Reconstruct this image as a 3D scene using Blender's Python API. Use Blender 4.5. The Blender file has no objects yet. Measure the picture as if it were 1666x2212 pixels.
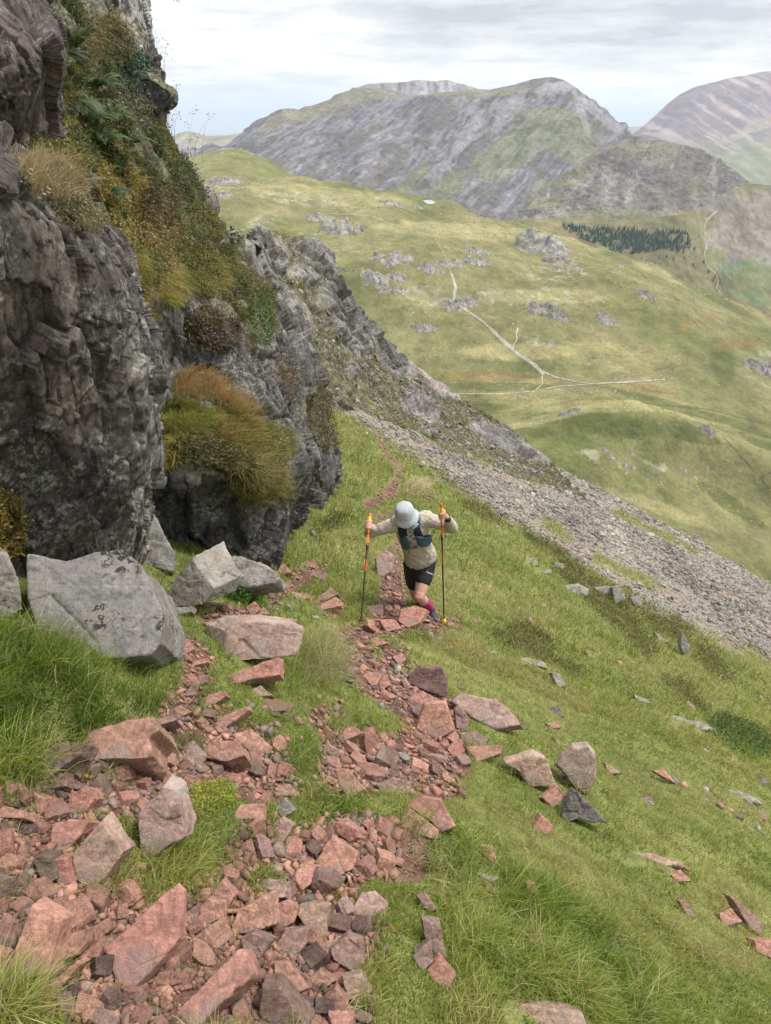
import bpy, bmesh, math, random
import numpy as np
from mathutils import Vector, Matrix
from mathutils.bvhtree import BVHTree

random.seed(7)
RNG = np.random.default_rng(11)
scene = bpy.context.scene
COL = scene.collection
R = math.radians

# ---------------------------------------------------------------- camera
FPX, CX, CY = 1495.0, 833.0, 1106.0          # focal length and centre of a 1666 x 2212 reading of the photograph
PITCH = R(29.4)
cd = bpy.data.cameras.new('camera')
cam = bpy.data.objects.new('camera', cd)
COL.objects.link(cam)
cd.sensor_fit = 'VERTICAL'
cd.sensor_height = 24.0
cd.lens = 24.0 * FPX / 2212.0
cd.clip_start = 0.05
cd.clip_end = 60000
cam.location = (0, 0, 0)
cam.rotation_euler = (R(90) - PITCH, 0, 0)
scene.camera = cam

# ---------------------------------------------------------------- sky, sun, exposure
SUN_EL, SUN_AZ = R(58), R(75)                # azimuth measured clockwise from +Y: light from the right, a little ahead
world = bpy.data.worlds.new('World')
scene.world = world
world.use_nodes = True
wn = world.node_tree
wn.nodes.clear()
def wnode(t, **kw):
    n = wn.nodes.new(t)
    for k, v in kw.items():
        setattr(n, k, v)
    return n
def wmath(op, a, b=None):
    n = wnode('ShaderNodeMath', operation=op)
    for i, v in enumerate((a, b)):
        if v is None: continue
        if isinstance(v, (int, float)): n.inputs[i].default_value = v
        else: wn.links.new(v, n.inputs[i])
    return n.outputs[0]
def wmix(f, a, b, mode='MIX'):
    n = wnode('ShaderNodeMix', data_type='RGBA', blend_type=mode)
    for i, v in ((0, f), (6, a), (7, b)):
        if isinstance(v, (int, float)): n.inputs[i].default_value = v
        elif isinstance(v, tuple): n.inputs[i].default_value = (*v, 1)
        else: wn.links.new(v, n.inputs[i])
    return n.outputs[2]
def wramp(f, stops):
    n = wnode('ShaderNodeValToRGB')
    while len(n.color_ramp.elements) < len(stops): n.color_ramp.elements.new(0.5)
    for e, (p, c) in zip(n.color_ramp.elements, stops):
        e.position = p
        e.color = (c, c, c, 1) if isinstance(c, (int, float)) else (*c, 1)
    wn.links.new(f, n.inputs[0])
    return n.outputs[0]
sky = wnode('ShaderNodeTexSky', sky_type='NISHITA', sun_disc=False, sun_elevation=SUN_EL, sun_rotation=SUN_AZ)
tc = wnode('ShaderNodeTexCoord')
sep = wnode('ShaderNodeSeparateXYZ'); wn.links.new(tc.outputs['Generated'], sep.inputs[0])
dz = wmath('MAXIMUM', sep.outputs[2], 0.0)
den = wmath('ADD', dz, 0.13)
cmb = wnode('ShaderNodeCombineXYZ')
wn.links.new(wmath('DIVIDE', sep.outputs[0], den), cmb.inputs[0])
wn.links.new(wmath('DIVIDE', sep.outputs[1], den), cmb.inputs[1])
def wnoise(scale, detail, rough, off, dist=0.0):
    mp = wnode('ShaderNodeMapping'); mp.inputs['Location'].default_value = off
    mp.inputs['Scale'].default_value = (0.75, 1.0, 1.0)
    wn.links.new(cmb.outputs[0], mp.inputs[0])
    n = wnode('ShaderNodeTexNoise'); n.inputs['Scale'].default_value = scale
    n.inputs['Detail'].default_value = detail; n.inputs['Roughness'].default_value = rough
    n.inputs['Distortion'].default_value = dist
    wn.links.new(mp.outputs[0], n.inputs['Vector'])
    return n.outputs[0]
n1 = wnoise(0.62, 7, 0.55, (3.1, 1.7, 0), 0.4)
n2 = wnoise(1.9, 6, 0.6, (9.3, 4.2, 2), 0.2)
n3 = wnoise(5.2, 6, 0.65, (1.3, 7.7, 5), 0.1)
cl = wmath('ADD', wmath('MULTIPLY', n1, 0.5), wmath('ADD', wmath('MULTIPLY', n2, 0.32), wmath('MULTIPLY', n3, 0.18)))
shade = wramp(cl, [(0.38, 0.0), (0.48, 0.45), (0.56, 1.0)])
CLOUD_K = 7.9
cloud = wmix(shade, (0.43, 0.435, 0.45), (0.90, 0.90, 0.90))
# thin blue-white band low over the horizon
low = wramp(dz, [(0.0, 1.0), (0.02, 0.85), (0.06, 0.0)])
cloud = wmix(wmath('MULTIPLY', low, 0.72), cloud, (0.66, 0.76, 0.83))
# an overcast sky is about three times brighter overhead than at the horizon
lift = wramp(dz, [(0.0, 1.0), (0.13, 1.0), (1.0, 2.6)])
n = wnode('ShaderNodeVectorMath', operation='MULTIPLY')
wn.links.new(cloud, n.inputs[0])
lr = wmath('ADD', 1.0, wmath('MULTIPLY', wmath('MAXIMUM', wmath('SUBTRACT', dz, 0.13), 0.0), 1.3))
lr = wmath('MULTIPLY', lr, CLOUD_K)
cl3 = wnode('ShaderNodeCombineXYZ')
for i in range(3): wn.links.new(lr, cl3.inputs[i])
wn.links.new(cl3.outputs[0], n.inputs[1])
mixed = wmix(0.94, sky.outputs[0], n.outputs[0])
bg = wnode('ShaderNodeBackground'); bg.inputs['Strength'].default_value = 0.1
wn.links.new(mixed, bg.inputs['Color'])
wo = wnode('ShaderNodeOutputWorld'); wn.links.new(bg.outputs[0], wo.inputs['Surface'])

sl = bpy.data.lights.new('sun', 'SUN')
sl.energy = 2.3; sl.angle = R(12); sl.color = (1.0, 0.95, 0.87)
sun = bpy.data.objects.new('sun', sl); COL.objects.link(sun)
sdir = Vector((math.sin(SUN_AZ) * math.cos(SUN_EL), math.cos(SUN_AZ) * math.cos(SUN_EL), math.sin(SUN_EL)))
sun.rotation_euler = sdir.to_track_quat('Z', 'Y').to_euler()
sun.location = (20, 10, 40)

vs = scene.view_settings
vs.view_transform = 'Standard'; vs.look = 'None'; vs.gamma = 1.0; vs.use_curve_mapping = False
vs.exposure = 0.90
scene.render.engine = 'CYCLES'
scene.cycles.use_denoising = True
scene.cycles.max_bounces = 6
scene.cycles.diffuse_bounces = 3
scene.cycles.glossy_bounces = 2
scene.cycles.transmission_bounces = 3
scene.cycles.volume_bounces = 0
scene.cycles.transparent_max_bounces = 6

# ---------------------------------------------------------------- helpers: projection
CP, SP = math.cos(PITCH), math.sin(PITCH)
def ray(px, py):
    """x/y and z/y of the line of sight through a point of the 1666 x 2212 picture"""
    u = CY - np.asarray(py, float); w = np.asarray(px, float) - CX
    yy = CP * FPX + SP * u
    return w / yy, (-SP * FPX + CP * u) / yy
def at(px, py, Y):
    a, b = ray(px, py)
    Y = np.asarray(Y, float)
    return np.stack(np.broadcast_arrays(a * Y, Y, b * Y), -1)
def V(px, py, Y):
    return Vector(at(px, py, Y).tolist())
def proj(P):
    P = np.asarray(P, float)
    d = P[..., 1] * CP - P[..., 2] * SP
    d = np.where(np.abs(d) < 1e-3, 1e-3, d)
    return CX + FPX * P[..., 0] / d, CY - FPX * (P[..., 1] * SP + P[..., 2] * CP) / d
def sstep(a, b, x):
    t = np.clip((np.asarray(x, float) - a) / (b - a), 0, 1)
    return t * t * (3 - 2 * t)

# ---------------------------------------------------------------- helpers: noise
def _hash(ix, iy, iz, seed):
    h = (ix.astype(np.int64) * 374761393 + iy.astype(np.int64) * 668265263 + iz.astype(np.int64) * 2147483647 + seed * 1274126177) & 0xFFFFFFFF
    h = ((h ^ (h >> 13)) * 1274126177) & 0xFFFFFFFF
    h = ((h ^ (h >> 16)) * 2246822519) & 0xFFFFFFFF
    return h ^ (h >> 15)
def _rnd(h, k):
    h = ((h + k * 0x9E3779B9) * 2654435761) & 0xFFFFFFFF
    h = h ^ (h >> 15)
    h = (h * 2246822519) & 0xFFFFFFFF
    return ((h ^ (h >> 13)) & 0xFFFFFF) / float(0xFFFFFF)
def perlin(p, seed=0):
    p = np.asarray(p, float)
    i = np.floor(p).astype(np.int64); f = p - i
    u = f * f * f * (f * (f * 6 - 15) + 10)
    out = 0
    for dx in (0, 1):
        wx = u[..., 0] if dx else 1 - u[..., 0]
        for dy in (0, 1):
            wy = u[..., 1] if dy else 1 - u[..., 1]
            for dzz in (0, 1):
                wz = u[..., 2] if dzz else 1 - u[..., 2]
                h = _hash(i[..., 0] + dx, i[..., 1] + dy, i[..., 2] + dzz, seed)
                g = (_rnd(h, 1) * 2 - 1) * (f[..., 0] - dx) + (_rnd(h, 2) * 2 - 1) * (f[..., 1] - dy) + (_rnd(h, 3) * 2 - 1) * (f[..., 2] - dzz)
                out = out + wx * wy * wz * g
    return out * 1.25
def fbm(p, octv=4, seed=0, gain=0.5):
    p = np.asarray(p, float); a = 1.0; s = 0; t = 0
    for o in range(octv):
        s = s + a * perlin(p * (2 ** o) + 17.3 * o, seed + o); t += a; a *= gain
    return s / t
def cells(p, seed=0, jit=0.9, box=0.0):
    """nearest cell: hash, offset from its centre, F1, F2"""
    p = np.asarray(p, float)
    i = np.floor(p).astype(np.int64)
    f1 = np.full(p.shape[:-1], 9.0); f2 = f1.copy(); hid = np.zeros(p.shape[:-1], np.int64); off = np.zeros_like(p)
    for dx in (-1, 0, 1):
        for dy in (-1, 0, 1):
            for dzz in (-1, 0, 1):
                cx, cy, cz = i[..., 0] + dx, i[..., 1] + dy, i[..., 2] + dzz
                h = _hash(cx, cy, cz, seed)
                c = np.stack([cx + .5 + jit * (_rnd(h, 1) - .5), cy + .5 + jit * (_rnd(h, 2) - .5), cz + .5 + jit * (_rnd(h, 3) - .5)], -1)
                d = p - c; r = np.sqrt((d * d).sum(-1))
                if box: r = r * (1 - box) + box * np.abs(d).max(-1) * 1.3
                near = r < f1
                f2 = np.where(near, f1, np.minimum(f2, r))
                f1 = np.where(near, r, f1); hid = np.where(near, h, hid); off = np.where(near[..., None], d, off)
    return hid, off, f1, f2
def facets(p, seed=0, tilt=0.7, groove=.35, box=0.0):
    """broken-rock relief: every cell is a tilted flat facet at its own height (about -1..1)"""
    h, d, f1, f2 = cells(p, seed, .9, box)
    t = (_rnd(h, 5) - .5) * 2 * d[..., 0] + (_rnd(h, 6) - .5) * 2 * d[..., 1] + (_rnd(h, 7) - .5) * 2 * d[..., 2]
    return (_rnd(h, 4) - .5) + tilt * t - groove * np.exp(-((f2 - f1) / 0.05) ** 2), h
def N1(P, s, seed=0, o=4, gain=.5):
    return fbm(np.asarray(P) / s, o, seed, gain)

# ---------------------------------------------------------------- helpers: meshes
def link(name, me, mat=None, parent=None):
    o = bpy.data.objects.new(name, me); COL.objects.link(o)
    if mat is not None and me is not None and not me.materials: me.materials.append(mat)
    if parent is not None: o.parent = parent
    return o
def mesh_np(name, verts, faces, col=None, smooth=False):
    """faces: an (n, k) index array, or a list of such arrays"""
    verts = np.asarray(verts, np.float32).reshape(-1, 3)
    fl = faces if isinstance(faces, list) and np.ndim(faces[0]) == 2 else [faces]
    fl = [np.asarray(f, np.int32) for f in fl if len(f)]
    me = bpy.data.meshes.new(name)
    me.vertices.add(len(verts)); me.vertices.foreach_set('co', verts.ravel())
    loops = np.concatenate([f.ravel() for f in fl]); tot = np.concatenate([np.full(len(f), f.shape[1], np.int32) for f in fl])
    me.loops.add(len(loops)); me.loops.foreach_set('vertex_index', loops)
    me.polygons.add(len(tot)); me.polygons.foreach_set('loop_start', np.concatenate([[0], np.cumsum(tot)[:-1]]).astype(np.int32))
    me.polygons.foreach_set('loop_total', tot)
    if smooth: me.polygons.foreach_set('use_smooth', np.ones(len(tot), bool))
    me.update(calc_edges=True)
    if col is not None: set_col(me, col)
    return me
def set_col(me, col):
    col = np.asarray(col, np.float32)
    if col.shape[-1] == 3: col = np.concatenate([col, np.ones((*col.shape[:-1], 1), np.float32)], -1)
    a = me.color_attributes.new('col', 'FLOAT_COLOR', 'POINT')
    a.data.foreach_set('color', col.ravel())
def grid_faces(nv, nu):
    i = np.arange(nv - 1)[:, None] * nu + np.arange(nu - 1)[None]
    return np.stack([i, i + 1, i + nu + 1, i + nu], -1).reshape(-1, 4)
def bvh_of(verts, faces):
    return BVHTree.FromPolygons(np.asarray(verts).reshape(-1, 3).tolist(), np.asarray(faces).tolist())
def hit(bvh, px, py):
    a, b = ray(px, py)
    d = Vector((float(a), 1.0, float(b))).normalized()
    loc, nrm, idx, dist = bvh.ray_cast(Vector((0, 0, 0)), d)
    return loc, nrm
def cr(rows, nv, nu):
    """Catmull-Rom surface through a control grid (r, c, k)"""
    A = np.asarray(rows, float)
    def one(A, n):
        m = A.shape[0]; t = np.linspace(0, m - 1, n); i = np.minimum(t.astype(int), m - 2); f = (t - i).reshape(-1, *([1] * (A.ndim - 1)))
        p0, p1, p2, p3 = A[np.maximum(i - 1, 0)], A[i], A[i + 1], A[np.minimum(i + 2, m - 1)]
        return .5 * (2 * p1 + (p2 - p0) * f + (2 * p0 - 5 * p1 + 4 * p2 - p3) * f ** 2 + (3 * p1 - p0 - 3 * p2 + p3) * f ** 3)
    A = one(A, nv)
    return one(A.transpose(1, 0, 2), nu).transpose(1, 0, 2)
def grid_normals(P):
    du = np.gradient(P, axis=1); dv = np.gradient(P, axis=0)
    n = np.cross(du, dv); n /= np.linalg.norm(n, axis=-1, keepdims=True) + 1e-12
    return n
def lerp(a, b, t):
    t = np.asarray(t)[..., None]
    return np.asarray(a, float) * (1 - t) + np.asarray(b, float) * t
def blot(px, py, items, wob):
    """soft ellipse masks (x, y, rx, ry, angle) around places of the picture, edges broken by wob"""
    w = np.full(np.shape(px), -9.0)
    for (x, y, rx, ry, ang) in items:
        c, s = math.cos(R(ang)), math.sin(R(ang))
        dx, dy = px - x, py - y
        u = (dx * c + dy * s) / rx; v = (-dx * s + dy * c) / ry
        w = np.maximum(w, 1 - np.sqrt(u * u + v * v))
    return sstep(-0.12, 0.22, w + wob * 0.35)
def capsw(px, py, caps):
    """signed distance in picture px to the nearest of the capsules (x0,y0,r0,x1,y1,r1); negative inside"""
    d = np.full(np.shape(px), 1e9)
    for (x0, y0, r0, x1, y1, r1) in caps:
        vx, vy = x1 - x0, y1 - y0; L = vx * vx + vy * vy + 1e-9
        t = np.clip(((px - x0) * vx + (py - y0) * vy) / L, 0, 1)
        d = np.minimum(d, np.hypot(px - x0 - t * vx, py - y0 - t * vy) - (r0 + (r1 - r0) * t))
    return d

# ---------------------------------------------------------------- tagging
def tag(o, label=None, cat=None, group=None, kind=None):
    if label: o['label'] = label
    if cat: o['category'] = cat
    if group: o['group'] = group
    if kind: o['kind'] = kind
    return o
def empty(name, loc):
    o = bpy.data.objects.new(name, None); COL.objects.link(o); o.location = loc
    o.empty_display_size = 0.1
    return o

# ---------------------------------------------------------------- materials
class Mat:
    def __init__(self, name, rough=0.9, spec=0.25):
        self.m = bpy.data.materials.new(name); self.m.use_nodes = True
        self.nt = self.m.node_tree; self.b = self.nt.nodes['Principled BSDF']
        self.b.inputs['Roughness'].default_value = rough
        self.b.inputs['Specular IOR Level'].default_value = spec
        self._tc = None
    def node(self, t, **kw):
        n = self.nt.nodes.new(t)
        for k, v in kw.items(): setattr(n, k, v)
        return n
    def put(self, sock, v):
        if isinstance(v, (int, float)): sock.default_value = v
        elif isinstance(v, tuple): sock.default_value = (*v, 1) if len(v) == 3 and sock.type == 'RGBA' else v
        else: self.nt.links.new(v, sock)
    def vec(self, scale=(1, 1, 1), space='Object'):
        if self._tc is None: self._tc = self.node('ShaderNodeTexCoord')
        if scale == (1, 1, 1): return self._tc.outputs[space]
        mp = self.node('ShaderNodeMapping'); mp.inputs['Scale'].default_value = scale
        self.nt.links.new(self._tc.outputs[space], mp.inputs[0]); return mp.outputs[0]
    def noise(self, scale, detail=5, rough=.6, vec=None, dist=0.0):
        n = self.node('ShaderNodeTexNoise'); n.inputs['Scale'].default_value = scale
        n.inputs['Detail'].default_value = detail; n.inputs['Roughness'].default_value = rough; n.inputs['Distortion'].default_value = dist
        self.nt.links.new(vec if vec is not None else self.vec(), n.inputs['Vector']); return n.outputs[0]
    def voro(self, scale, feat='F1', vec=None, out=0, rnd=1.0):
        n = self.node('ShaderNodeTexVoronoi', feature=feat); n.inputs['Scale'].default_value = scale; n.inputs['Randomness'].default_value = rnd
        self.nt.links.new(vec if vec is not None else self.vec(), n.inputs['Vector']); return n.outputs[out]
    def ramp(self, f, stops):
        n = self.node('ShaderNodeValToRGB')
        while len(n.color_ramp.elements) < len(stops): n.color_ramp.elements.new(.5)
        for e, (p, c) in zip(n.color_ramp.elements, stops):
            e.position = p; e.color = (c, c, c, 1) if isinstance(c, (int, float)) else (*c, 1)
        self.nt.links.new(f, n.inputs[0]); return n.outputs[0]
    def mix(self, f, a, b, mode='MIX'):
        n = self.node('ShaderNodeMix', data_type='RGBA', blend_type=mode)
        self.put(n.inputs[0], f); self.put(n.inputs[6], a); self.put(n.inputs[7], b); return n.outputs[2]
    def math(self, op, a, b=0.0):
        n = self.node('ShaderNodeMath', operation=op); self.put(n.inputs[0], a); self.put(n.inputs[1], b); return n.outputs[0]
    def noise_vec(self, k):
        n = self.node('ShaderNodeTexNoise'); n.inputs['Scale'].default_value = 6 * k; n.inputs['Detail'].default_value = 4
        self.nt.links.new(self.vec(), n.inputs['Vector'])
        a = self.node('ShaderNodeVectorMath', operation='SCALE'); self.nt.links.new(n.outputs['Color'], a.inputs[0]); a.inputs['Scale'].default_value = .22 / k
        b = self.node('ShaderNodeVectorMath', operation='ADD'); self.nt.links.new(self.vec(), b.inputs[0]); self.nt.links.new(a.outputs[0], b.inputs[1]); return b.outputs[0]
    def attr(self, name='col'):
        return self.node('ShaderNodeAttribute', attribute_name=name).outputs['Color']
    def objcol(self):
        return self.node('ShaderNodeObjectInfo').outputs['Color']
    def color(self, c): self.put(self.b.inputs['Base Color'], c); return self
    def bump(self, h, strength=.5, dist=.01, prev=None):
        n = self.node('ShaderNodeBump'); n.inputs['Strength'].default_value = strength; n.inputs['Distance'].default_value = dist
        self.nt.links.new(h, n.inputs['Height'])
        if prev is not None: self.nt.links.new(prev, n.inputs['Normal'])
        self.nt.links.new(n.outputs[0], self.b.inputs['Normal']); return n.outputs[0]
def vary(m, base, scale, lo, hi, detail=6, rough=.65, vec=None):
    """multiply a colour by a noise running from lo to hi"""
    return m.mix(1.0, base, m.ramp(m.noise(scale, detail, rough, vec), [(.36, lo), (.64, hi)]), 'MULTIPLY')

def mat_ground():
    m = Mat('ground', .95, .15)
    c = vary(m, m.attr(), 9, .72, 1.3); c = vary(m, c, 90, .7, 1.35)
    m.color(c); b = m.bump(m.noise(60, 6, .7), .5, .015); m.bump(m.noise(9, 4), .4, .05, b)
    return m.m
def mat_far(name, s1, s2, bs):
    m = Mat(name, 1.0, .05)
    c = vary(m, m.attr(), s1, .74, 1.25, 7, .7); c = vary(m, c, s2, .78, 1.22, 5, .75)
    m.color(c); m.bump(m.noise(s1 * 1.5, 8, .75), .8, bs)
    return m.m
def mat_rockface(name='rock_face', lich=(.42, .42, .38), amt=.5):
    m = Mat(name, .85, .3)
    c = vary(m, m.attr(), 3.2, .45, 1.5, 8, .75); c = vary(m, c, 28, .5, 1.5, 6, .75)
    # pale lichen crusts, broken up at two scales
    li = m.math('MULTIPLY', m.ramp(m.noise(2.1, 6, .75), [(.47, 0), (.60, 1)]), m.ramp(m.noise(24, 5, .8), [(.48, 0), (.57, 1)]))
    c = m.mix(m.math('MULTIPLY', li, amt), c, lich)
    # black crust and wet streaks
    st = m.ramp(m.noise(2.6, 6, .7, m.vec((2.2, 2.2, .45))), [(.52, 0), (.66, 1)])
    c = m.mix(m.math('MULTIPLY', st, .62), c, (.028, .026, .026))
    # thin joints
    ck = m.ramp(m.voro(2.0, 'DISTANCE_TO_EDGE', m.vec((1.6, 1.6, .5))), [(0, 0), (.02, 1)])
    c = m.mix(m.math('MULTIPLY', m.math('SUBTRACT', 1.0, ck), .6), c, (.014, .012, .012))
    m.color(c)
    b = m.bump(m.noise(55, 8, .78), .6, .012); b = m.bump(m.noise(9, 8, .75), .35, .04, b); m.bump(ck, .25, .01, b)
    return m.m
def mat_stone(name, lich=0.0, k=1.0, lc=(.33, .31, .265), blk=0.0, attr=False):
    m = Mat(name, .82, .3)
    base = m.attr() if attr else m.objcol()
    c = vary(m, base, 7 * k, .66, 1.28, 6, .65); c = vary(m, c, 48 * k, .66, 1.30, 6, .75)
    ck = m.ramp(m.voro(5.5 * k, 'DISTANCE_TO_EDGE', m.noise_vec(k)), [(0, .55), (.022, 0)])
    c = m.mix(m.math('MULTIPLY', ck, m.ramp(m.noise(3 * k, 3), [(.48, 0), (.60, 1)])), c, (.06, .04, .036))
    c = m.mix(m.ramp(m.noise(130 * k, 2, .5), [(.68, 0), (.76, .22)]), c, (.55, .44, .38))
    c = m.mix(m.ramp(m.noise(4.5 * k, 5, .65), [(.52, 0), (.60, .5)]), c, (.15, .105, .098))
    c = m.mix(m.ramp(m.noise(2.2 * k, 6, .7), [(.54, 0), (.60, .35)]), c, (.27, .235, .22))
    if lich:
        l = m.ramp(m.noise(9, 7, .75), [(.62 - .2 * lich, 0), (.72 - .16 * lich, 1)])
        c = m.mix(m.math('MULTIPLY', l, .8), c, lc)
    if blk:
        kk = m.math('MULTIPLY', m.ramp(m.noise(4.2, 4, .6), [(.5, 0), (.58, 1)]), m.ramp(m.noise(24, 6, .7, None, .6), [(.50, 0), (.54, 1)]))
        c = m.mix(m.math('MULTIPLY', kk, blk), c, (.012, .012, .012))
    m.color(c)
    b = m.bump(m.noise(70 * k, 7, .75), .8, .008); m.bump(m.noise(13 * k, 7, .7), .7, .02, b)
    return m.m
def mat_leaf(name='grass_blade', trans=.3, rough=.55, spec=.25):
    m = Mat(name, rough, spec)
    a = m.attr(); m.color(a)
    t = m.node('ShaderNodeBsdfTranslucent'); m.nt.links.new(a, t.inputs[0])
    mx = m.node('ShaderNodeMixShader'); mx.inputs[0].default_value = trans
    m.nt.links.new(m.b.outputs[0], mx.inputs[1]); m.nt.links.new(t.outputs[0], mx.inputs[2])
    m.nt.links.new(mx.outputs[0], m.nt.nodes['Material Output'].inputs['Surface'])
    return m.m
def mat_plain(name, c, rough=.8, spec=.3, ns=40, lo=.85, hi=1.12, bump=.3, bd=.002):
    m = Mat(name, rough, spec); m.color(vary(m, m.mix(0.0, c, c), ns, lo, hi)); m.bump(m.noise(ns * 2.5, 5, .6), bump, bd); return m.m

MAT = dict(ground=mat_ground(), rock=mat_rockface(), stone=mat_stone('red_stone'), stone_u=mat_stone('loose_stone', 0, .09), stone_l=mat_stone('lichened_stone', .55),
           stone_b=mat_stone('pale_boulder', .7, .8, (.225, .212, .195), .9), rubble=mat_stone('rubble', attr=True), leaf=mat_leaf(),
           far=mat_far('fell_grass', .06, .6, 1.2), mountain=mat_far('mountain', .012, .09, 6.0), outcrop=mat_rockface('grey_outcrop', (.5, .5, .48), .45))
# ================================================================ near hillside (one sheet)
CREST = np.array([(.0, 90), (.19, 100), (.256, 98), (.34, 92), (.436, 88), (.54, 72), (.677, 62), (.9, 60), (3, 60)])
def H0(x, y):
    y7 = 7 - y
    g = .31 * y + .198 * (7 - np.logaddexp(0, y7))
    b = .50 + .02 * sstep(5, 14, y)
    z = -1.60 - g - b * x
    s = x / np.maximum(y, .5)
    yc = np.interp(s, CREST[:, 0], CREST[:, 1])
    z = z - .02 * np.maximum(y - yc, 0) ** 2
    # grassy bank under the crag on the left
    z = z + .30 * sstep(-.6, -1.5, x) * sstep(2.7, 1.8, y) * sstep(.6, 1.5, y)
    return z
def Hbump(x, y):
    P = np.stack([x, y, np.zeros_like(x)], -1)
    k = sstep(0, 3, y)
    z = .13 * perlin(P / 1.7, 3) + .105 * perlin(P / .55, 4) + .035 * perlin(P / .21, 5) * (y < 14)
    z = z + sstep(7, 16, y) * (.5 * perlin(P / 6.5, 6) + .22 * perlin(P / 2.2, 8))
    return z
# eroded path and bare places, as capsules in the picture
PATH = [(-60, 1800, 95, 120, 1790, 95), (120, 1790, 90, 60, 2010, 130), (60, 2010, 130, 300, 2120, 130), (300, 2120, 140, 640, 2080, 120), (300, 1960, 70, 620, 1960, 110),
        (620, 1940, 100, 760, 2020, 60), (640, 2100, 120, 740, 2190, 55), (560, 1840, 60, 780, 1830, 66), (780, 1830, 62, 880, 1840, 52), (260, 1690, 55, 420, 1650, 52),
        (420, 1650, 55, 600, 1650, 48), (120, 1690, 45, 300, 1700, 50), (300, 1570, 34, 480, 1560, 34), (440, 1590, 36, 560, 1560, 30),
        (745, 1630, 55, 860, 1630, 60), (860, 1630, 55, 960, 1630, 45), (700, 1520, 42, 690, 1500, 30), (720, 1680, 40, 760, 1700, 30), (940, 1560, 50, 980, 1640, 40),
        (800, 1460, 32, 870, 1500, 42), (870, 1500, 42, 930, 1550, 46), (760, 1400, 34, 800, 1460, 30), (740, 1430, 26, 760, 1400, 34), (760, 1385, 30, 820, 1345, 30),
        (820, 1345, 30, 930, 1345, 20), (850, 1330, 30, 850, 1270, 28), (850, 1270, 26, 845, 1215, 24), (845, 1215, 20, 862, 1170, 12), (940, 1345, 14, 985, 1350, 8),
        (400, 1400, 22, 430, 1430, 24), (430, 1430, 24, 400, 1500, 22), (400, 1500, 24, 330, 1560, 26), (450, 1335, 12, 540, 1330, 14), (590, 1290, 12, 650, 1240, 14), (650, 1240, 14, 690, 1225, 10), (700, 1290, 16, 730, 1310, 10),
        (740, 1690, 34, 770, 1790, 40), (690, 1500, 24, 735, 1620, 34), (900, 1690, 24, 960, 1700, 26), (640, 1660, 22, 700, 1670, 26), (840, 1425, 22, 860, 1430, 18), (800, 1085, 12, 850, 1065, 10), (810, 1120, 9, 850, 1110, 5), (850, 1050, 9, 865, 1010, 9), (865, 1010, 7, 835, 985, 6), (835, 985, 5, 820, 955, 5), (820, 955, 4, 800, 930, 4), (905, 1055, 10, 930, 1075, 10)]
ISLE = [(420, 1775, 42, 400, 1850, 46), (330, 1900, 38, 430, 1870, 44), (170, 1850, 18, 235, 1780, 16), (620, 1760, 34, 700, 1740, 44), (690, 1748, 22, 900, 1742, 36), (560, 1872, 24, 590, 1866, 20),
        (640, 1610, 34, 668, 1680, 30), (330, 1605, 16, 420, 1600, 26), (540, 1540, 24, 640, 1560, 22), (720, 1560, 14, 840, 1565, 24), (740, 1490, 26, 620, 1490, 56), (510, 1500, 30, 600, 1490, 40), (30, 2190, 60, 10, 2110, 20), (60, 2180, 40, 100, 2212, 30), (440, 1465, 12, 480, 1480, 30)]
SCREE = [(790, 893, 26, 960, 985, 40), (960, 985, 40, 1110, 1075, 56), (1110, 1075, 56, 1300, 1160, 80), (1300, 1160, 76, 1480, 1262, 84), (1480, 1262, 84, 1760, 1402, 76), (1180, 1030, 22, 1400, 1130, 40), (1400, 1130, 40, 1700, 1290, 60), (730, 865, 14, 790, 893, 20)]
SGRASS = [(930, 925, 20, 1060, 985, 20), (1060, 985, 14, 1170, 1040, 10), (1180, 1130, 10, 1230, 1165, 6), (1330, 1110, 8, 1500, 1190, 10), (1290, 1205, 10, 1420, 1265, 6)]
HEATH = [(1090, 1380, 40, 18, 35), (1150, 1390, 70, 30, 38), (1240, 1250, 60, 22, 35), (1320, 1310, 90, 30, 38), (1420, 1330, 90, 26, 38), (1380, 1380, 60, 28, 40), (1180, 1180, 60, 22, 30), (1040, 1120, 60, 16, 30), (1540, 1430, 60, 20, 40), (1000, 1060, 50, 14, 25), (930, 1000, 40, 12, 25), (1480, 1500, 70, 22, 35), (1600, 1580, 80, 26, 30), (1230, 1440, 40, 14, 30), (720, 1130, 40, 16, -20), (100, 1380, 80, 40, 10)]
def path_w(x, y, z=None):
    """weights: bare path, scree, heather, at points of the hillside"""
    z = H0(x, y) if z is None else z
    px, py = proj(np.stack([x, y, z], -1))
    P = np.stack([x, y, np.zeros_like(x)], -1)
    sc = np.clip(FPX / np.maximum(y * 1.25, .5), 5, 900)
    w = fbm(P * 5, 4, 31) * np.clip(sc * .05, 4, 45) + fbm(P * 18, 3, 33) * np.clip(sc * .02, 1, 16)
    d = capsw(px, py, PATH) + w
    e = capsw(px, py, ISLE) + w * .6
    d = np.maximum(d, -e)
    wd = np.clip(sc * .016, 1.5, 9)
    pw = sstep(wd, -wd, d)
    sd = capsw(px, py, SCREE) + fbm(P * .35, 4, 35) * 34 + fbm(P * 1.6, 3, 39) * 16
    se = capsw(px, py, SGRASS) + fbm(P * .5, 4, 36) * 10
    sw = sstep(12, -12, np.maximum(sd, -se)) * (y > 7.5)
    hw = blot(px, py, HEATH, fbm(P * 1.6, 4, 37) * 1.2)
    hw = np.clip(hw + .8 * sstep(.18, .45, fbm(P * .45, 4, 38)) * sstep(7, 14, y), 0, 1) * (1 - pw) * (1 - sw)
    return pw, sw, hw
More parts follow.
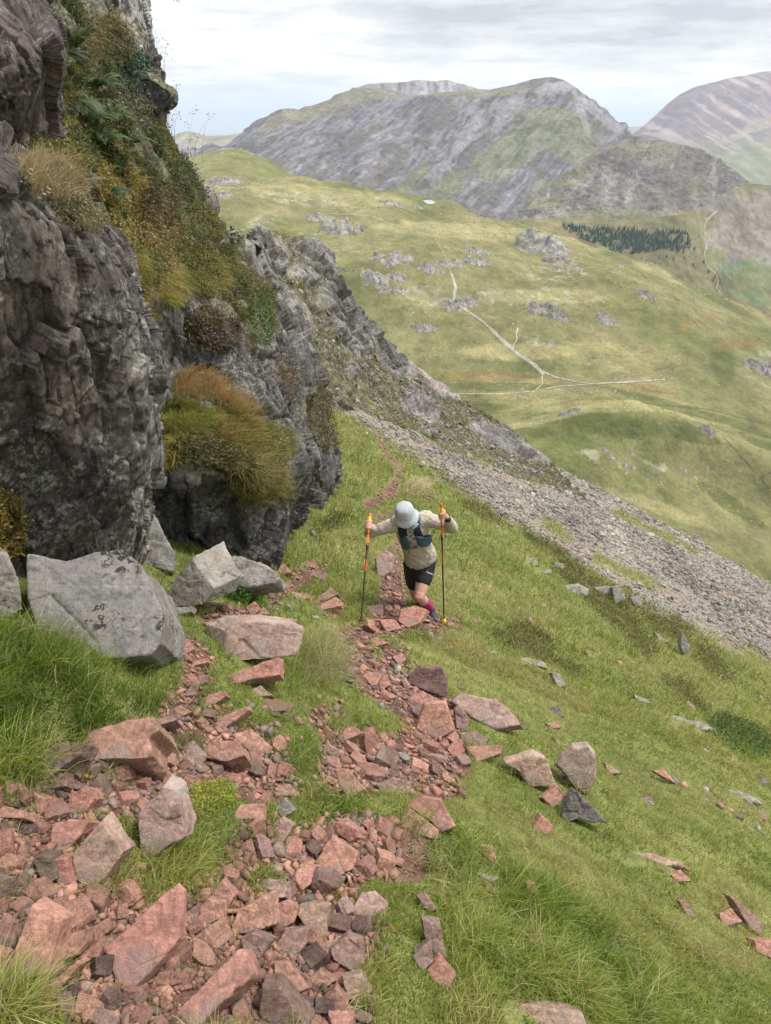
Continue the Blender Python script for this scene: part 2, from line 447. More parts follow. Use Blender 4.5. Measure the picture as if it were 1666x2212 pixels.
def H(x, y, pw=None):
    z = H0(x, y) + Hbump(x, y)
    if pw is None: pw = path_w(x, y)[0]
    return z - .035 * pw * sstep(9, 5, y)

GRASS_A, GRASS_B, GRASS_C = (.130, .190, .034), (.215, .240, .065), (.095, .135, .030)
def ground_colour(x, y, pw, sw, hw):
    P = np.stack([x, y, np.zeros_like(x)], -1)
    c = lerp((.085, .105, .028), (.160, .165, .055), np.clip(.5 + 1.3 * fbm(P * .8, 4, 41), 0, 1))
    c = lerp(c, np.array((.25, .235, .11)) * np.ones_like(c), .75 * sstep(.12, .42, fbm(P * .3 + 5, 4, 42)) * sstep(5, 12, y))
    c = lerp(c, np.array((.095, .098, .036)) * np.ones_like(c), hw * .6)
    dirt = lerp((.165, .092, .073), (.090, .048, .039), np.clip(.5 + 1.5 * fbm(P * 3, 4, 43), 0, 1))
    c = lerp(c, dirt, pw * np.clip(1.15 - .022 * np.maximum(y - 6, 0) - .5 * sstep(-.1, .3, fbm(P * 1.1, 3, 46)) * sstep(6, 9, y), .25, 1))
    scr = lerp((.185, .174, .150), (.235, .180, .132), np.clip(.5 + 1.6 * fbm(P * .22, 4, 44), 0, 1) * .75)
    c = lerp(c, scr, sw)
    return c

nv, nu = 640, 520
tv = np.linspace(0, 1, nv)
yy = -0.9 + 1.4 * (np.exp(tv * math.log(1 + 118 / 1.4)) - 1)
ss = np.linspace(-1.5, 2.1, nu)
gy = np.repeat(yy[:, None], nu, 1)
gx = ss[None] * (np.maximum(gy, 0) * np.interp(gy, [0, 60, 130], [1, .75, .6]) + 1.3)
pw, sw, hw = path_w(gx, gy)
gz = H(gx, gy, pw)
gz += sw * .10 * perlin(np.stack([gx, gy, gx * 0], -1) / .5, 51)
Pg = np.stack([gx, gy, gz], -1)
gf = grid_faces(nv, nu)
me = mesh_np('hillside', Pg, gf, ground_colour(gx, gy, pw, sw, hw).reshape(-1, 3), True)
ground = link('hillside', me, MAT['ground']); tag(ground, kind='structure')
GB = bvh_of(Pg, gf)
def ghit(px, py, default=40.0):
    loc, n = hit(GB, px, py)
    if loc is None:
        loc, n = V(px, py, default), Vector((0, 0, 1))
    return loc, n

# ================================================================ distant fells
def fell(name, sil, base, Yb, Ys, nu, nv, colour, mat, disp=(), back=.25, prof=1.0, bulge=0.0, sdisp=1.0):
    """a hill from its foot line (base) up to its skyline (sil) and down the far side; picture coordinates with own distances"""
    x0, x1 = sil[0][0], sil[-1][0]
    px = np.linspace(x0, x1, nu)
    sy = np.interp(px, [p[0] for p in sil], [p[1] for p in sil])
    by = np.interp(px, [p[0] for p in base], [p[1] for p in base])
    ysil = np.interp(px, [p[0] for p in Ys], [p[1] for p in Ys]) if isinstance(Ys, list) else np.full(nu, float(Ys))
    yba = np.interp(px, [p[0] for p in Yb], [p[1] for p in Yb]) if isinstance(Yb, list) else np.full(nu, float(Yb))
    nf = int(nv * .84)
    t = np.linspace(0, 1, nf)[:, None]
    PY = by + (sy - by) * t
    YY = yba + (ysil - yba) * (t ** prof)
    P = at(np.repeat(px[None], nf, 0), PY, YY)
    tb = np.linspace(0, 1, nv - nf + 1)[1:, None]
    top = P[-1]
    B = np.repeat(top[None], nv - nf, 0).copy()
    run = (ysil - yba) * back + 5
    B[..., 0] *= 1 + (tb * run) / ysil; B[..., 1] += tb * run
    B[..., 2] -= (tb ** 1.5) * run * .9
    P = np.concatenate([P, B], 0)
    n = grid_normals(P)
    env = np.ones((nv, nu)); env[nf:] = sdisp + (1 - sdisp) * sstep(.25, 1.0, tb); env[:nf] = sdisp + (1 - sdisp) * sstep(1.0, .9, t)
    tt = np.concatenate([np.repeat(t, nu, 1), 1 + np.repeat(tb, nu, 1)], 0)
    for f in disp: P = P + n * (f(P, tt) * env)[..., None]
    qx, qy = proj(P)
    col = colour(P, qx, qy, tt)
    fc = grid_faces(nv, nu)
    o = link(name, mesh_np(name, P, fc, col.reshape(-1, 3), True), mat)
    tag(o, kind='structure')
    return o, bvh_of(P, fc)

# --- green fell across the valley (control grid: columns across, rows from the near foot to the skyline and over)
C8 = [120, 420, 640, 900, 1100, 1350, 1666, 2150]
rows8 = [(200, [1000, 1050, 1100, 1180, 1260, 1370, 1520, 1780]),
         (290, [960, 980, 1000, 1050, 1085, 1150, 1260, 1460]),
         (345, [880, 890, 900, 940, 965, 985, 1120, 1320]),
         (375, [850, 860, 872, 900, 918, 872, 985, 1230]),
         (415, [820, 830, 845, 864, 866, 866, 950, 1160]),
         (465, [760, 770, 790, 815, 822, 820, 872, 1050]),
         (550, [610, 622, 645, 675, 695, 715, 790, 980]),
         (650, [480, 490, 512, 535, 570, 598, 712, 930]),
         ([850, 850, 850, 850, 830, 800, 790, 780], [362, 372, 383, 425, 478, 551, 682, 905]),
         ([1010, 1010, 1010, 1010, 990, 960, 940, 930], [420, 430, 440, 480, 540, 620, 760, 1000])]
grid = [[(C8[c], r[1][c], math.log(r[0][c] if isinstance(r[0], list) else r[0])) for c in range(8)] for r in rows8]
G = cr(grid[:-1], 500, 560)
Gb = np.array([(c, r_, y_) for (c, r_, y_) in grid[-1]]); _g = cr(np.repeat(Gb[None], 2, 0), 2, 560)[0]
G = np.concatenate([G, G[-1:] * (1 - np.linspace(0, 1, 61)[1:, None, None]) + _g[None] * np.linspace(0, 1, 61)[1:, None, None]], 0)
# sharper skyline than the control points alone
P = at(G[..., 0], G[..., 1], np.exp(G[..., 2]))
n = grid_normals(P)
q0, q1 = proj(P)
flat2 = P.copy(); flat2[..., 2] = 0
P = P + n * (15 * fbm(flat2 / 95, 3, 61) + 3.4 * fbm(flat2 / 26, 4, 60) + 1.3 * fbm(flat2 / 9, 3, 62) + .5 * fbm(flat2 / 3, 2, 63))[..., None]
def fell_colour(P, px, py):
    F = P.copy(); F[..., 2] = 0
    a = fbm(F / 70, 5, 64); b = fbm(F / 16, 5, 65); c_ = fbm(F / 200 + 3, 3, 66); d_ = fbm(F / 5, 3, 67)
    c = lerp((.102, .108, .042), (.205, .184, .088), np.clip(.5 + 1.5 * a + .7 * b, 0, 1))
    c = lerp(c, np.array((.095, .118, .032)) * np.ones_like(c), .6 * sstep(.05, .35, c_ + .4 * b))
    c = lerp(c, np.array((.075, .082, .026)) * np.ones_like(c), .45 * sstep(.10, .36, b - .3 * a + .5 * d_))
    # pale bents on the knoll crest and low banks, fold shade painted dark in the hollows below them
    pale = blot(px, py, [(1300, 878, 200, 14, -1), (1180, 905, 90, 10, -12), (1500, 898, 110, 12, 12), (1300, 1180, 160, 22, 28), (1430, 1100, 120, 14, 20), (1180, 640, 140, 18, 0), (1000, 500, 200, 18, 4), (1240, 520, 90, 16, 12), (1450, 600, 90, 10, 22), (700, 420, 200, 18, 5), (1120, 760, 140, 20, 0)], b + d_ * .4)
    c = lerp(c, np.array((.27, .245, .12)) * np.ones_like(c), .55 * pale)
    dark = blot(px, py, [(1330, 920, 110, 26, 5), (1130, 940, 70, 16, -8), (1490, 935, 70, 20, 20), (1560, 780, 26, 60, -10), (1460, 880, 170, 10, 16), (1600, 920, 90, 9, 20), (1080, 835, 130, 10, 0), (1540, 640, 110, 10, 28), (1580, 1090, 90, 16, 36), (1330, 1240, 110, 10, 30), (1050, 880, 60, 9, 0), (1650, 960, 40, 10, 20)], b + d_ * .4)
    c = lerp(c, np.array((.070, .082, .026)) * np.ones_like(c), .7 * dark)
    bog = blot(px, py, [(1050, 812, 120, 14, 0), (1390, 838, 80, 9, 8), (1500, 700, 60, 12, -20), (1600, 745, 70, 14, -5)], b + d_ * .6)
    c = lerp(c, np.array((.155, .115, .045)) * np.ones_like(c), .6 * bog)
    # thin stony ground
    st = blot(px, py, [(560, 480, 60, 14, -30), (470, 410, 50, 12, -20), (650, 430, 90, 14, 5), (1130, 640, 110, 20, 0), (1160, 735, 40, 12, 10), (1420, 1010, 70, 12, 10), (1320, 995, 70, 14, 15), (930, 640, 60, 20, 10), (1200, 590, 70, 20, 0), (1650, 800, 36, 40, 0)], b + d_)
    c = lerp(c, np.array((.36, .34, .30)) * np.ones_like(c), .42 * st * sstep(0, .3, d_ + b))
    c = lerp(c, np.array((.34, .33, .30)) * np.ones_like(c), .5 * sstep(.34, .5, fbm(F / 2.6, 3, 68) + .3 * a))
    return c
px, py = proj(P)
fc = grid_faces(560, 560)
fell1 = link('fell', mesh_np('fell', P, fc, fell_colour(P, px, py).reshape(-1, 3), True), MAT['far']); tag(fell1, kind='structure')
FB = bvh_of(P, fc)

def knoll_col(P, px, py, t):
    F = P.copy(); F[..., 2] = 0
    c = lerp((.125, .135, .046), (.195, .180, .080), np.clip(.5 + 1.6 * fbm(F / 60, 4, 70), 0, 1))
    c = lerp(c, np.array((.095, .115, .032)) * np.ones_like(c), .7 * sstep(520, 600, px + fbm(F / 20, 3, 72) * 60))
    return lerp(c, np.array((.34, .33, .31)) * np.ones_like(c), .6 * sstep(.2, .4, fbm(F / 12, 4, 71)))
hillk, KB = fell('hill', [(300, 345), (400, 342), (440, 330), (500, 320), (530, 324), (580, 345), (625, 374), (640, 380), (700, 400)], [(300, 420), (700, 420)], 900, 1100, 160, 60, knoll_col, MAT['far'], [lambda P, t: 3 * fbm(P / 25, 3, 73)], sdisp=.3)

# --- grey scree mountain
def mtn_disp(k, sc, seed):
    def f(P, t):
        Q = P / sc
        r = 1 - 2 * np.abs(fbm(np.stack([Q[..., 0] * 1.0 - Q[..., 2] * .75 - Q[..., 1] * .25, Q[..., 1] * .12, Q[..., 2] * .16], -1), 4, seed))
        return k * r
    return f
def mtn_colour(P, px, py, t):
    # scree chutes run down the face, slanting to the left
    along = P[..., 0] - (P[..., 2]) * .75 - P[..., 1] * .25 + 42 * fbm(P / 130, 3, 80)
    Q = np.stack([along / 40, P[..., 2] / 105, P[..., 1] / 260], -1)
    a = fbm(Q, 5, 81, .6); b = fbm(P / 60, 5, 82, .6); b2 = fbm(Q * np.array([3.2, 2.2, 2]), 4, 83, .62); c_ = fbm(P / 260, 4, 84)
    c = lerp((.068, .062, .070), (.225, .214, .226), np.clip(.5 + 1.9 * b2, 0, 1))
    veg = sstep(-.10, .16, a + .55 * b - .12 * (t - .5))
    c = lerp(c, lerp((.070, .062, .062), (.110, .100, .072), np.clip(.5 + 1.6 * b, 0, 1)), .85 * veg)
    green = blot(px, py, [(1200, 275, 110, 46, 10), (1100, 330, 100, 44, -30), (950, 420, 70, 30, -40), (1250, 330, 110, 26, 20), (880, 400, 60, 18, -40), (1180, 420, 50, 30, -20), (720, 410, 50, 12, -40)], b + .4 * b2)
    c = lerp(c, lerp((.120, .135, .066), (.165, .165, .092), np.clip(.5 + 2 * b2, 0, 1)), .7 * green)
    top = blot(px, py, [(680, 232, 110, 24, -18), (860, 198, 150, 16, -3), (1060, 200, 110, 10, -4), (600, 262, 50, 16, -30), (800, 205, 90, 14, -10)], .6 * b)
    c = lerp(c, np.array((.175, .160, .095)) * np.ones_like(c), .7 * top)
    crag = sstep(.10, .30, b2 + .5 * a) * sstep(.35, .75, t) * (1 - .7 * green)
    c = lerp(c, np.array((.105, .098, .100)) * np.ones_like(c), .72 * crag)
    pale = blot(px, py, [(1255, 240, 8, 60, -18), (1300, 250, 60, 12, 40), (1200, 190, 50, 14, -10), (1010, 290, 14, 70, 35), (1100, 240, 16, 60, 40)], b2)
    return lerp(c, np.array((.27, .25, .255)) * np.ones_like(c), .6 * pale)
SIL2 = [(250, 345), (430, 335), (515, 318), (535, 300), (560, 274), (590, 254), (618, 244), (655, 240), (700, 222), (735, 206), (770, 194), (800, 189), (850, 196), (895, 212), (935, 203), (985, 199), (1025, 195), (1060, 195), (1090, 188), (1112, 185), (1150, 172), (1175, 168), (1192, 167), (1215, 173), (1232, 182), (1262, 205), (1290, 226), (1318, 250), (1345, 276), (1372, 300), (1420, 330), (1500, 380), (1560, 420), (1700, 470)]
BASE2 = [(250, 440), (700, 470), (1000, 520), (1300, 540), (1700, 560)]
mtn, MB2 = fell('mountain', SIL2, BASE2, 1550, [(250, 2300), (800, 2500), (1200, 2300), (1700, 1800)], 620, 330, mtn_colour, MAT['mountain'],
                [mtn_disp(36, 150, 85), lambda P, t: 13 * fbm(P / 42, 4, 86), lambda P, t: 5 * fbm(P / 14, 3, 87)], sdisp=.07)
def back_col(P, px, py, t):
    b = fbm(P / np.array([18, 60, 90]), 5, 91, .6)
    c = lerp((.12, .115, .12), (.30, .285, .29), np.clip(.5 + 2 * b, 0, 1))
    return lerp(c, np.array((.225, .205, .115)) * np.ones_like(c), .8 * sstep(.9, .97, t))
backr, _ = fell('mountain', [(680, 245), (735, 212), (760, 196), (790, 184), (830, 179), (862, 180), (905, 174), (940, 176), (968, 174), (990, 181), (1028, 194), (1080, 215)], [(680, 250), (1080, 245)], 2650, 2800, 200, 60, back_col, MAT['mountain'], [mtn_disp(14, 90, 92), lambda P, t: 4 * fbm(P / 25, 3, 93)], sdisp=.2)
def dark_col(P, px, py, t):
    Q = np.stack([(P[..., 0] - P[..., 2] * .8) / 26, P[..., 2] / 90, P[..., 1] / 200], -1)
    a = fbm(Q, 5, 101, .6); b = fbm(P / 34, 5, 102, .6); b2 = fbm(P / 9, 4, 103, .6)
    c = lerp((.085, .072, .074), (.165, .150, .120), np.clip(.5 + 1.7 * b, 0, 1))
    c = lerp(c, np.array((.240, .225, .228)) * np.ones_like(c), .7 * sstep(.0, .2, a + .6 * b2 - .06))
    c = lerp(c, np.array((.150, .150, .080)) * np.ones_like(c), .6 * sstep(.02, .3, fbm(P / 50, 4, 107) + .3 * b2))
    c = lerp(c, np.array((.080, .075, .078)) * np.ones_like(c), .7 * sstep(.10, .32, b2 - .5 * a) * blot(px, py, [(1500, 400, 130, 60, 20), (1400, 350, 100, 26, 5)], b))
    g = .7 * blot(px, py, [(1380, 318, 60, 9, 0), (1240, 380, 50, 20, -30), (1350, 462, 160, 10, 0), (1180, 440, 40, 16, 0)], b + b2)
    return lerp(c, np.array((.190, .195, .100)) * np.ones_like(c), .72 * g)
hay, HB = fell('hill', [(1040, 500), (1090, 478), (1140, 446), (1190, 405), (1230, 368), (1280, 335), (1330, 312), (1372, 299), (1400, 304), (1440, 309), (1470, 318), (1512, 326), (1545, 348), (1575, 368), (1600, 388), (1618, 412), (1640, 432)],
               [(1040, 540), (1200, 540), (1450, 520), (1560, 472), (1640, 440)], [(1040, 1140), (1450, 1150), (1560, 1230), (1640, 1290)], [(1040, 1250), (1370, 1480), (1560, 1420), (1640, 1330)], 420, 200, dark_col, MAT['mountain'],
               [mtn_disp(13, 60, 104), lambda P, t: 9 * fbm(P / 24, 4, 105), lambda P, t: 3.5 * fbm(P / 8, 3, 106)], sdisp=.3)
def vale_col(P, px, py, t):
    b = fbm(P / 40, 5, 111); b2 = fbm(P / 11, 4, 112, .6)
    c = lerp((.120, .112, .058), (.185, .165, .085), np.clip(.5 + 1.6 * b, 0, 1))
    pur = .7 * blot(px, py, [(1640, 480, 120, 70, -20), (1600, 560, 60, 26, -30), (1560, 440, 60, 26, 0), (1700, 560, 90, 50, 0)], b + b2)
    c = lerp(c, lerp((.150, .125, .122), (.285, .260, .262), np.clip(.5 + 2 * b2, 0, 1)), .8 * pur)
    gr = blot(px, py, [(1600, 580, 50, 22, -10), (1660, 600, 60, 30, 0), (1620, 640, 60, 16, 20), (1545, 560, 24, 20, 0)], b + .5 * b2)
    return lerp(c, lerp((.105, .160, .070), (.19, .20, .085), np.clip(.5 + 1.8 * b, 0, 1)), .72 * gr)
vale, VB = fell('valley_side', [(1050, 478), (1200, 470), (1350, 474), (1480, 462), (1530, 440), (1570, 415), (1610, 396), (1666, 400), (1760, 415), (2050, 460)],
                [(1050, 560), (1300, 640), (1500, 720), (1700, 830), (2050, 1050)], [(1050, 960), (1500, 960), (1700, 950), (2050, 940)], [(1050, 1110), (1480, 1100), (1620, 1260), (2050, 1300)], 340, 200, vale_col, MAT['mountain'],
                [lambda P, t: 5 * fbm(P / 45, 4, 113), lambda P, t: 1.2 * fbm(P / 9, 3, 114)], sdisp=.4)
def right_col(P, px, py, t):
    Q = np.stack([(P[..., 0] + P[..., 2] * 1.0) / 60, P[..., 2] / 300, P[..., 1] / 700], -1)
    a = fbm(Q, 5, 121, .6); b = fbm(P / 130, 5, 122, .6)
    c = lerp((.110, .088, .095), (.165, .128, .125), np.clip(.5 + 1.6 * b, 0, 1))
    c = lerp(c, np.array((.36, .29, .26)) * np.ones_like(c), .65 * sstep(.08, .26, a + .12 * t))
    g = sstep(300, 345, py + b * 60 + (px - 1500) * .12)
    c = lerp(c, lerp((.115, .160, .072), (.205, .195, .105), np.clip(.5 + 2 * a + b, 0, 1)), .85 * g)
    return lerp(c, np.array((.27, .22, .15)) * np.ones_like(c), .6 * blot(px, py, [(1640, 270, 40, 14, -20), (1580, 300, 40, 8, -20)], b))
rightm, _ = fell('mountain', [(1330, 320), (1372, 291), (1395, 272), (1420, 250), (1445, 226), (1470, 206), (1500, 192), (1530, 183), (1552, 179), (1580, 170), (1610, 166), (1640, 160), (1666, 157), (1750, 150), (2100, 175)],
                 [(1330, 420), (1500, 460), (1700, 500), (2100, 520)], 3300, [(1330, 4600), (2100, 5200)], 300, 200, right_col, MAT['mountain'], [mtn_disp(40, 300, 123), lambda P, t: 10 * fbm(P / 70, 4, 124)], sdisp=.25)
def left_col(P, px, py, t):
    b = fbm(P / 120, 5, 131, .6)
    c = lerp((.15, .14, .10), (.235, .215, .12), np.clip(.5 + 1.6 * b, 0, 1))
    return lerp(c, np.array((.27, .25, .26)) * np.ones_like(c), .7 * sstep(300, 322, py + b * 40))
leftm, _ = fell('hill', [(250, 330), (330, 308), (368, 298), (390, 288), (405, 284), (425, 288), (450, 295), (490, 293), (520, 290), (560, 300), (640, 330)], [(250, 400), (640, 400)], 3300, 4200, 160, 70, left_col, MAT['mountain'], [mtn_disp(16, 160, 132)], sdisp=.2)
leftm2, _ = fell('hill', [(440, 310), (495, 293), (520, 287), (534, 287), (560, 300), (640, 320)], [(440, 340), (640, 340)], 5200, 5800, 60, 30, left_col, MAT['mountain'], [], sdisp=.2)
# low land and the sea beyond
lo_, _ = fell('lowland', [(900, 283), (1250, 278), (1345, 275), (1390, 272), (1440, 276), (1600, 274), (2000, 276)], [(900, 330), (2000, 330)], 7000, 9000, 120, 40, left_col, MAT['mountain'], [lambda P, t: 12 * fbm(P / 300, 4, 133)], sdisp=.3)
mw = Mat('sea_water', .25, .5); mw.color(vary(mw, mw.mix(0.0, (.10, .16, .20), (.1, .1, .1)), .002, .9, 1.1)); mw.bump(mw.noise(.02, 4), .15, 1.0)
sea = link('sea', mesh_np('sea', [(-30000, 2600, -330), (30000, 2600, -330), (30000, 26000, -330), (-30000, 26000, -330)], [[0, 1, 2, 3]]), mw.m); tag(sea, kind='structure')
# the ground under everything out to the fells
gnd = link('lowland_ground', mesh_np('lowland_ground', [(-9000, -3000, -345), (12000, -3000, -345), (12000, 9000, -345), (-9000, 9000, -345)], [[0, 1, 2, 3]], np.array([[.15, .17, .06]] * 4)), MAT['far']); tag(gnd, kind='structure')
# ================================================================ the crag on the left
def rock_relief(P, n, big, amp, seed, aniso=(1, 1, 1), soft=None):
    Q = P / np.array(aniso)
    w = np.stack([fbm(P / big, 2, seed + 5 + k) for k in range(3)], -1) * big * .16
    Q = (Q + w) @ np.array(Matrix.Rotation(.42, 3, 'Y') @ Matrix.Rotation(.35, 3, 'X') @ Matrix.Rotation(.5, 3, 'Z'))
    f1, h1 = facets(Q / big, seed, .42, .10, .75)
    f2, h2 = facets(Q / (big * .40), seed + 1, .5, .12, .75)
    f3, h3 = facets(Q / (big * .15), seed + 2, .6, .15, .7)
    k_ = sstep(-.25, .25, fbm(P / (big * 1.3), 3, seed + 12))
    d = amp * (1.05 * f1 + .46 * f2 * (.35 + .9 * k_) + .19 * f3 * (.3 + k_) + .22 * fbm(P / (big * .9), 3, seed + 3) + .06 * fbm(P / (big * .10), 3, seed + 4))
    if soft is not None:
        d = d * (1 - .7 * soft) + .7 * soft * amp * (.8 * fbm(P / (big * .55), 4, seed + 8) + .25 * fbm(P / (big * .12), 3, seed + 9))
    return P + n * d[..., None], _rnd(h1, 9), _rnd(h2, 9)
def face_cam(P):
    n = grid_normals(P)
    return -n if (n * P).sum(-1).mean() > 0 else n
def patch(name, ctrl, nv, nu, big, amp, seed, aniso, colour, mat, veg=None, label=None, cat=None):
    G = cr([[(p[0], p[1], math.log(p[2])) for p in r] for r in ctrl], nv, nu)
    P = at(G[..., 0], G[..., 1], np.exp(G[..., 2]))
    qx, qy = proj(P)
    sv = veg(qx, qy, P) if veg else np.zeros(P.shape[:2])
    n = face_cam(P)
    P2, r1, r2 = rock_relief(P, n, big, amp, seed, aniso, sv)
    col = colour(P2, qx, qy, r1, r2, sv)
    fc = grid_faces(nv, nu)
    o = link(name, mesh_np(name, P2, fc, col.reshape(-1, 3), False), mat)
    if label: tag(o, label, cat)
    return o, P2, face_cam(P2), sv, bvh_of(P2, fc)

def dark_rock(P, px, py, r1, r2, sv):
    c = lerp((.024, .020, .018), (.092, .077, .068), np.clip(.4 * r1 + .4 * r2 + .1 + .6 * fbm(P / .3, 4, 201), 0, 1))
    c = lerp(c, np.array((.098, .078, .064)) * np.ones_like(c), .5 * sstep(.05, .4, fbm(P / .9, 4, 202)))
    # grey lichened arete on the right edge and lower right
    e = sstep(235, 300, px + 60 * fbm(P / .25, 4, 204)) * sstep(600, 720, py)
    c = lerp(c, np.array((.27, .265, .245)) * np.ones_like(c), .65 * e * sstep(-.15, .2, fbm(P / .12, 4, 205)))
    return c
A = [  # front buttress: rows from the foot to the top and back over; columns from beyond the left edge of the picture round the arete
    [(-420, 1420, 2.5), (-120, 1330, 2.75), (40, 1290, 3.15), (160, 1260, 3.5), (262, 1235, 3.85), (318, 1200, 4.5), (330, 1180, 5.6)],
    [(-420, 1160, 2.42), (-120, 1120, 2.70), (40, 1120, 3.05), (160, 1130, 3.35), (262, 1130, 3.70), (318, 1100, 4.4), (330, 1100, 5.6)],
    [(-420, 900, 2.40), (-120, 920, 2.60), (40, 950, 2.95), (160, 960, 3.25), (290, 950, 3.62), (322, 930, 4.3), (330, 930, 5.6)],
    [(-420, 700, 2.42), (-120, 720, 2.60), (40, 760, 2.95), (160, 770, 3.22), (280, 770, 3.62), (312, 765, 4.2), (325, 760, 5.6)],
    [(-420, 520, 2.44), (-120, 560, 2.62), (40, 590, 2.95), (150, 610, 3.20), (262, 640, 3.62), (282, 640, 4.2), (300, 640, 5.6)],
    [(-420, 330, 2.50), (-120, 380, 2.70), (30, 425, 3.00), (130, 470, 3.25), (225, 545, 3.65), (262, 560, 4.3), (290, 580, 5.6)],
    [(-420, 240, 2.75), (-120, 300, 2.95), (10, 350, 3.25), (110, 410, 3.55), (195, 480, 3.95), (240, 520, 4.6), (280, 560, 5.8)],
    [(-420, 200, 3.5), (-120, 260, 3.7), (0, 330, 4.0), (100, 390, 4.3), (190, 460, 4.6), (240, 510, 5.1), (280, 560, 6.0)]]
crag1, PA, NA, SA, BA = patch('crag', A, 430, 400, .58, .135, 210, (.8, .8, 1.25), dark_rock, MAT['rock'],
                              label='dark brown rock buttress filling the left edge beside the grassy gully', cat='crag')
def veg_w(px, py, P):
    """where the upper crag is hidden by plants"""
    v = blot(px, py, [(300, 430, 110, 120, 30), (400, 520, 70, 90, 30), (470, 590, 60, 60, 30), (330, 360, 100, 90, 40), (165, 120, 100, 150, -20), (215, 290, 110, 110, 35), (330, 420, 85, 90, 30), (290, 500, 58, 70, 0), (345, 580, 46, 70, -15), (520, 645, 76, 56, 35), (455, 715, 56, 44, 20), (562, 702, 30, 56, 0),
                      (465, 950, 150, 88, 18), (440, 838, 72, 34, 10), (560, 1035, 66, 66, 40), (290, 660, 26, 95, -5), (698, 905, 40, 70, -15), (110, 320, 80, 50, 35), (60, 10, 50, 50, 0), (400, 405, 46, 60, -25), (622, 820, 26, 46, -10), (365, 985, 30, 40, 30)], fbm(P / .35, 4, 221) * .75)
    return v
def upper_rock(P, px, py, r1, r2, sv):
    c = lerp((.028, .026, .025), (.115, .108, .099), np.clip(.45 * r1 + .45 * r2 + .6 * fbm(P / .3, 4, 222), 0, 1))
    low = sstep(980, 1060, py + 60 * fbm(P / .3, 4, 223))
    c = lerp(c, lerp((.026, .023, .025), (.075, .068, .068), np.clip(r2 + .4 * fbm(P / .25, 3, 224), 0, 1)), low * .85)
    red = blot(px, py, [(50, 110, 70, 110, 0)], fbm(P / .3, 3, 226))
    c = lerp(c, np.array((.155, .115, .105)) * np.ones_like(c), .7 * red)
    veg = lerp((.050, .048, .024), (.120, .105, .045), np.clip(.5 + 1.8 * fbm(P / .22, 4, 225), 0, 1))
    return lerp(c, veg, sv * .9)
Bc = [  # lower wall, gully, vegetated slope and skyline of the crag
    [(250, 1260, 5.2), (330, 1250, 5.3), (430, 1235, 5.45), (560, 1225, 6.1), (640, 1150, 7.9), (680, 1095, 9.9), (720, 1060, 13), (640, 1000, 17)],
    [(250, 1100, 5.2), (330, 1105, 5.2), (430, 1110, 5.28), (560, 1110, 5.9), (650, 1070, 7.6), (684, 1040, 9.7), (720, 1010, 13), (640, 960, 17)],
    [(250, 985, 5.2), (320, 990, 5.25), (440, 1005, 5.2), (570, 1030, 5.65), (660, 1000, 7.1), (684, 975, 9.7), (720, 950, 13), (640, 900, 17)],
    [(250, 880, 5.4), (310, 890, 5.6), (440, 895, 5.9), (560, 915, 6.4), (645, 930, 7.6), (680, 910, 9.8), (700, 890, 13), (640, 850, 17)],
    [(250, 780, 5.5), (305, 780, 5.8), (420, 790, 6.5), (540, 800, 6.9), (632, 815, 8.0), (668, 810, 9.8), (680, 800, 13), (620, 780, 17)],
    [(230, 640, 5.5), (280, 640, 5.8), (380, 660, 6.4), (490, 690, 7.0), (590, 700, 8.2), (625, 700, 9.9), (630, 720, 13), (580, 720, 17)],
    [(200, 500, 5.3), (240, 500, 5.8), (320, 530, 6.5), (420, 560, 7.3), (520, 600, 8.6), (560, 610, 10.2), (560, 640, 13), (520, 660, 17)],
    [(120, 400, 5.0), (190, 400, 5.7), (270, 420, 6.5), (350, 440, 7.3), (425, 450, 8.8), (452, 475, 10.4), (460, 530, 13), (420, 560, 17)],
    [(60, 290, 5.0), (130, 290, 5.7), (220, 300, 6.6), (300, 305, 7.6), (362, 330, 8.9), (405, 385, 10.4), (420, 450, 13), (380, 480, 17)],
    [(20, 170, 5.3), (90, 170, 6.0), (170, 170, 6.8), (250, 185, 7.8), (315, 225, 8.9), (338, 285, 10.2), (370, 380, 13), (340, 420, 17)],
    [(-10, 40, 5.8), (60, 40, 6.4), (140, 40, 7.2), (215, 50, 8.0), (280, 110, 8.9), (318, 190, 10.0), (330, 300, 13), (300, 350, 17)],
    [(-60, -120, 6.4), (20, -120, 7.0), (100, -120, 7.8), (180, -110, 8.4), (250, -60, 9.2), (290, 40, 10.2), (310, 200, 13), (290, 300, 17)],
    [(-160, -420, 7.4), (-60, -420, 8.0), (40, -420, 8.8), (120, -400, 9.4), (200, -300, 10.2), (240, -140, 11.0), (280, 100, 14), (270, 250, 17)]]
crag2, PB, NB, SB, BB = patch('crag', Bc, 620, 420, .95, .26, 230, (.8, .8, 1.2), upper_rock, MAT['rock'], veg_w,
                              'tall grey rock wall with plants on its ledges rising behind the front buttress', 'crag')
D_ = [[(-330, 520, 4.4), (-80, 480, 4.6), (40, 430, 4.9), (105, 360, 5.3), (124, 330, 6.0)],
      [(-330, 330, 4.2), (-80, 300, 4.4), (40, 275, 4.7), (104, 225, 5.15), (120, 205, 5.9)],
      [(-330, 150, 4.2), (-80, 140, 4.35), (50, 135, 4.6), (112, 112, 5.15), (122, 100, 6.0)],
      [(-330, 20, 4.4), (-80, 10, 4.6), (28, 20, 4.9), (88, 42, 5.4), (106, 40, 6.2)],
      [(-330, -150, 4.8), (-80, -150, 5.0), (-10, -140, 5.3), (36, -120, 5.8), (56, -110, 6.6)],
      [(-330, -400, 5.6), (-80, -400, 5.8), (-30, -390, 6.0), (10, -370, 6.5), (30, -360, 7.2)]]
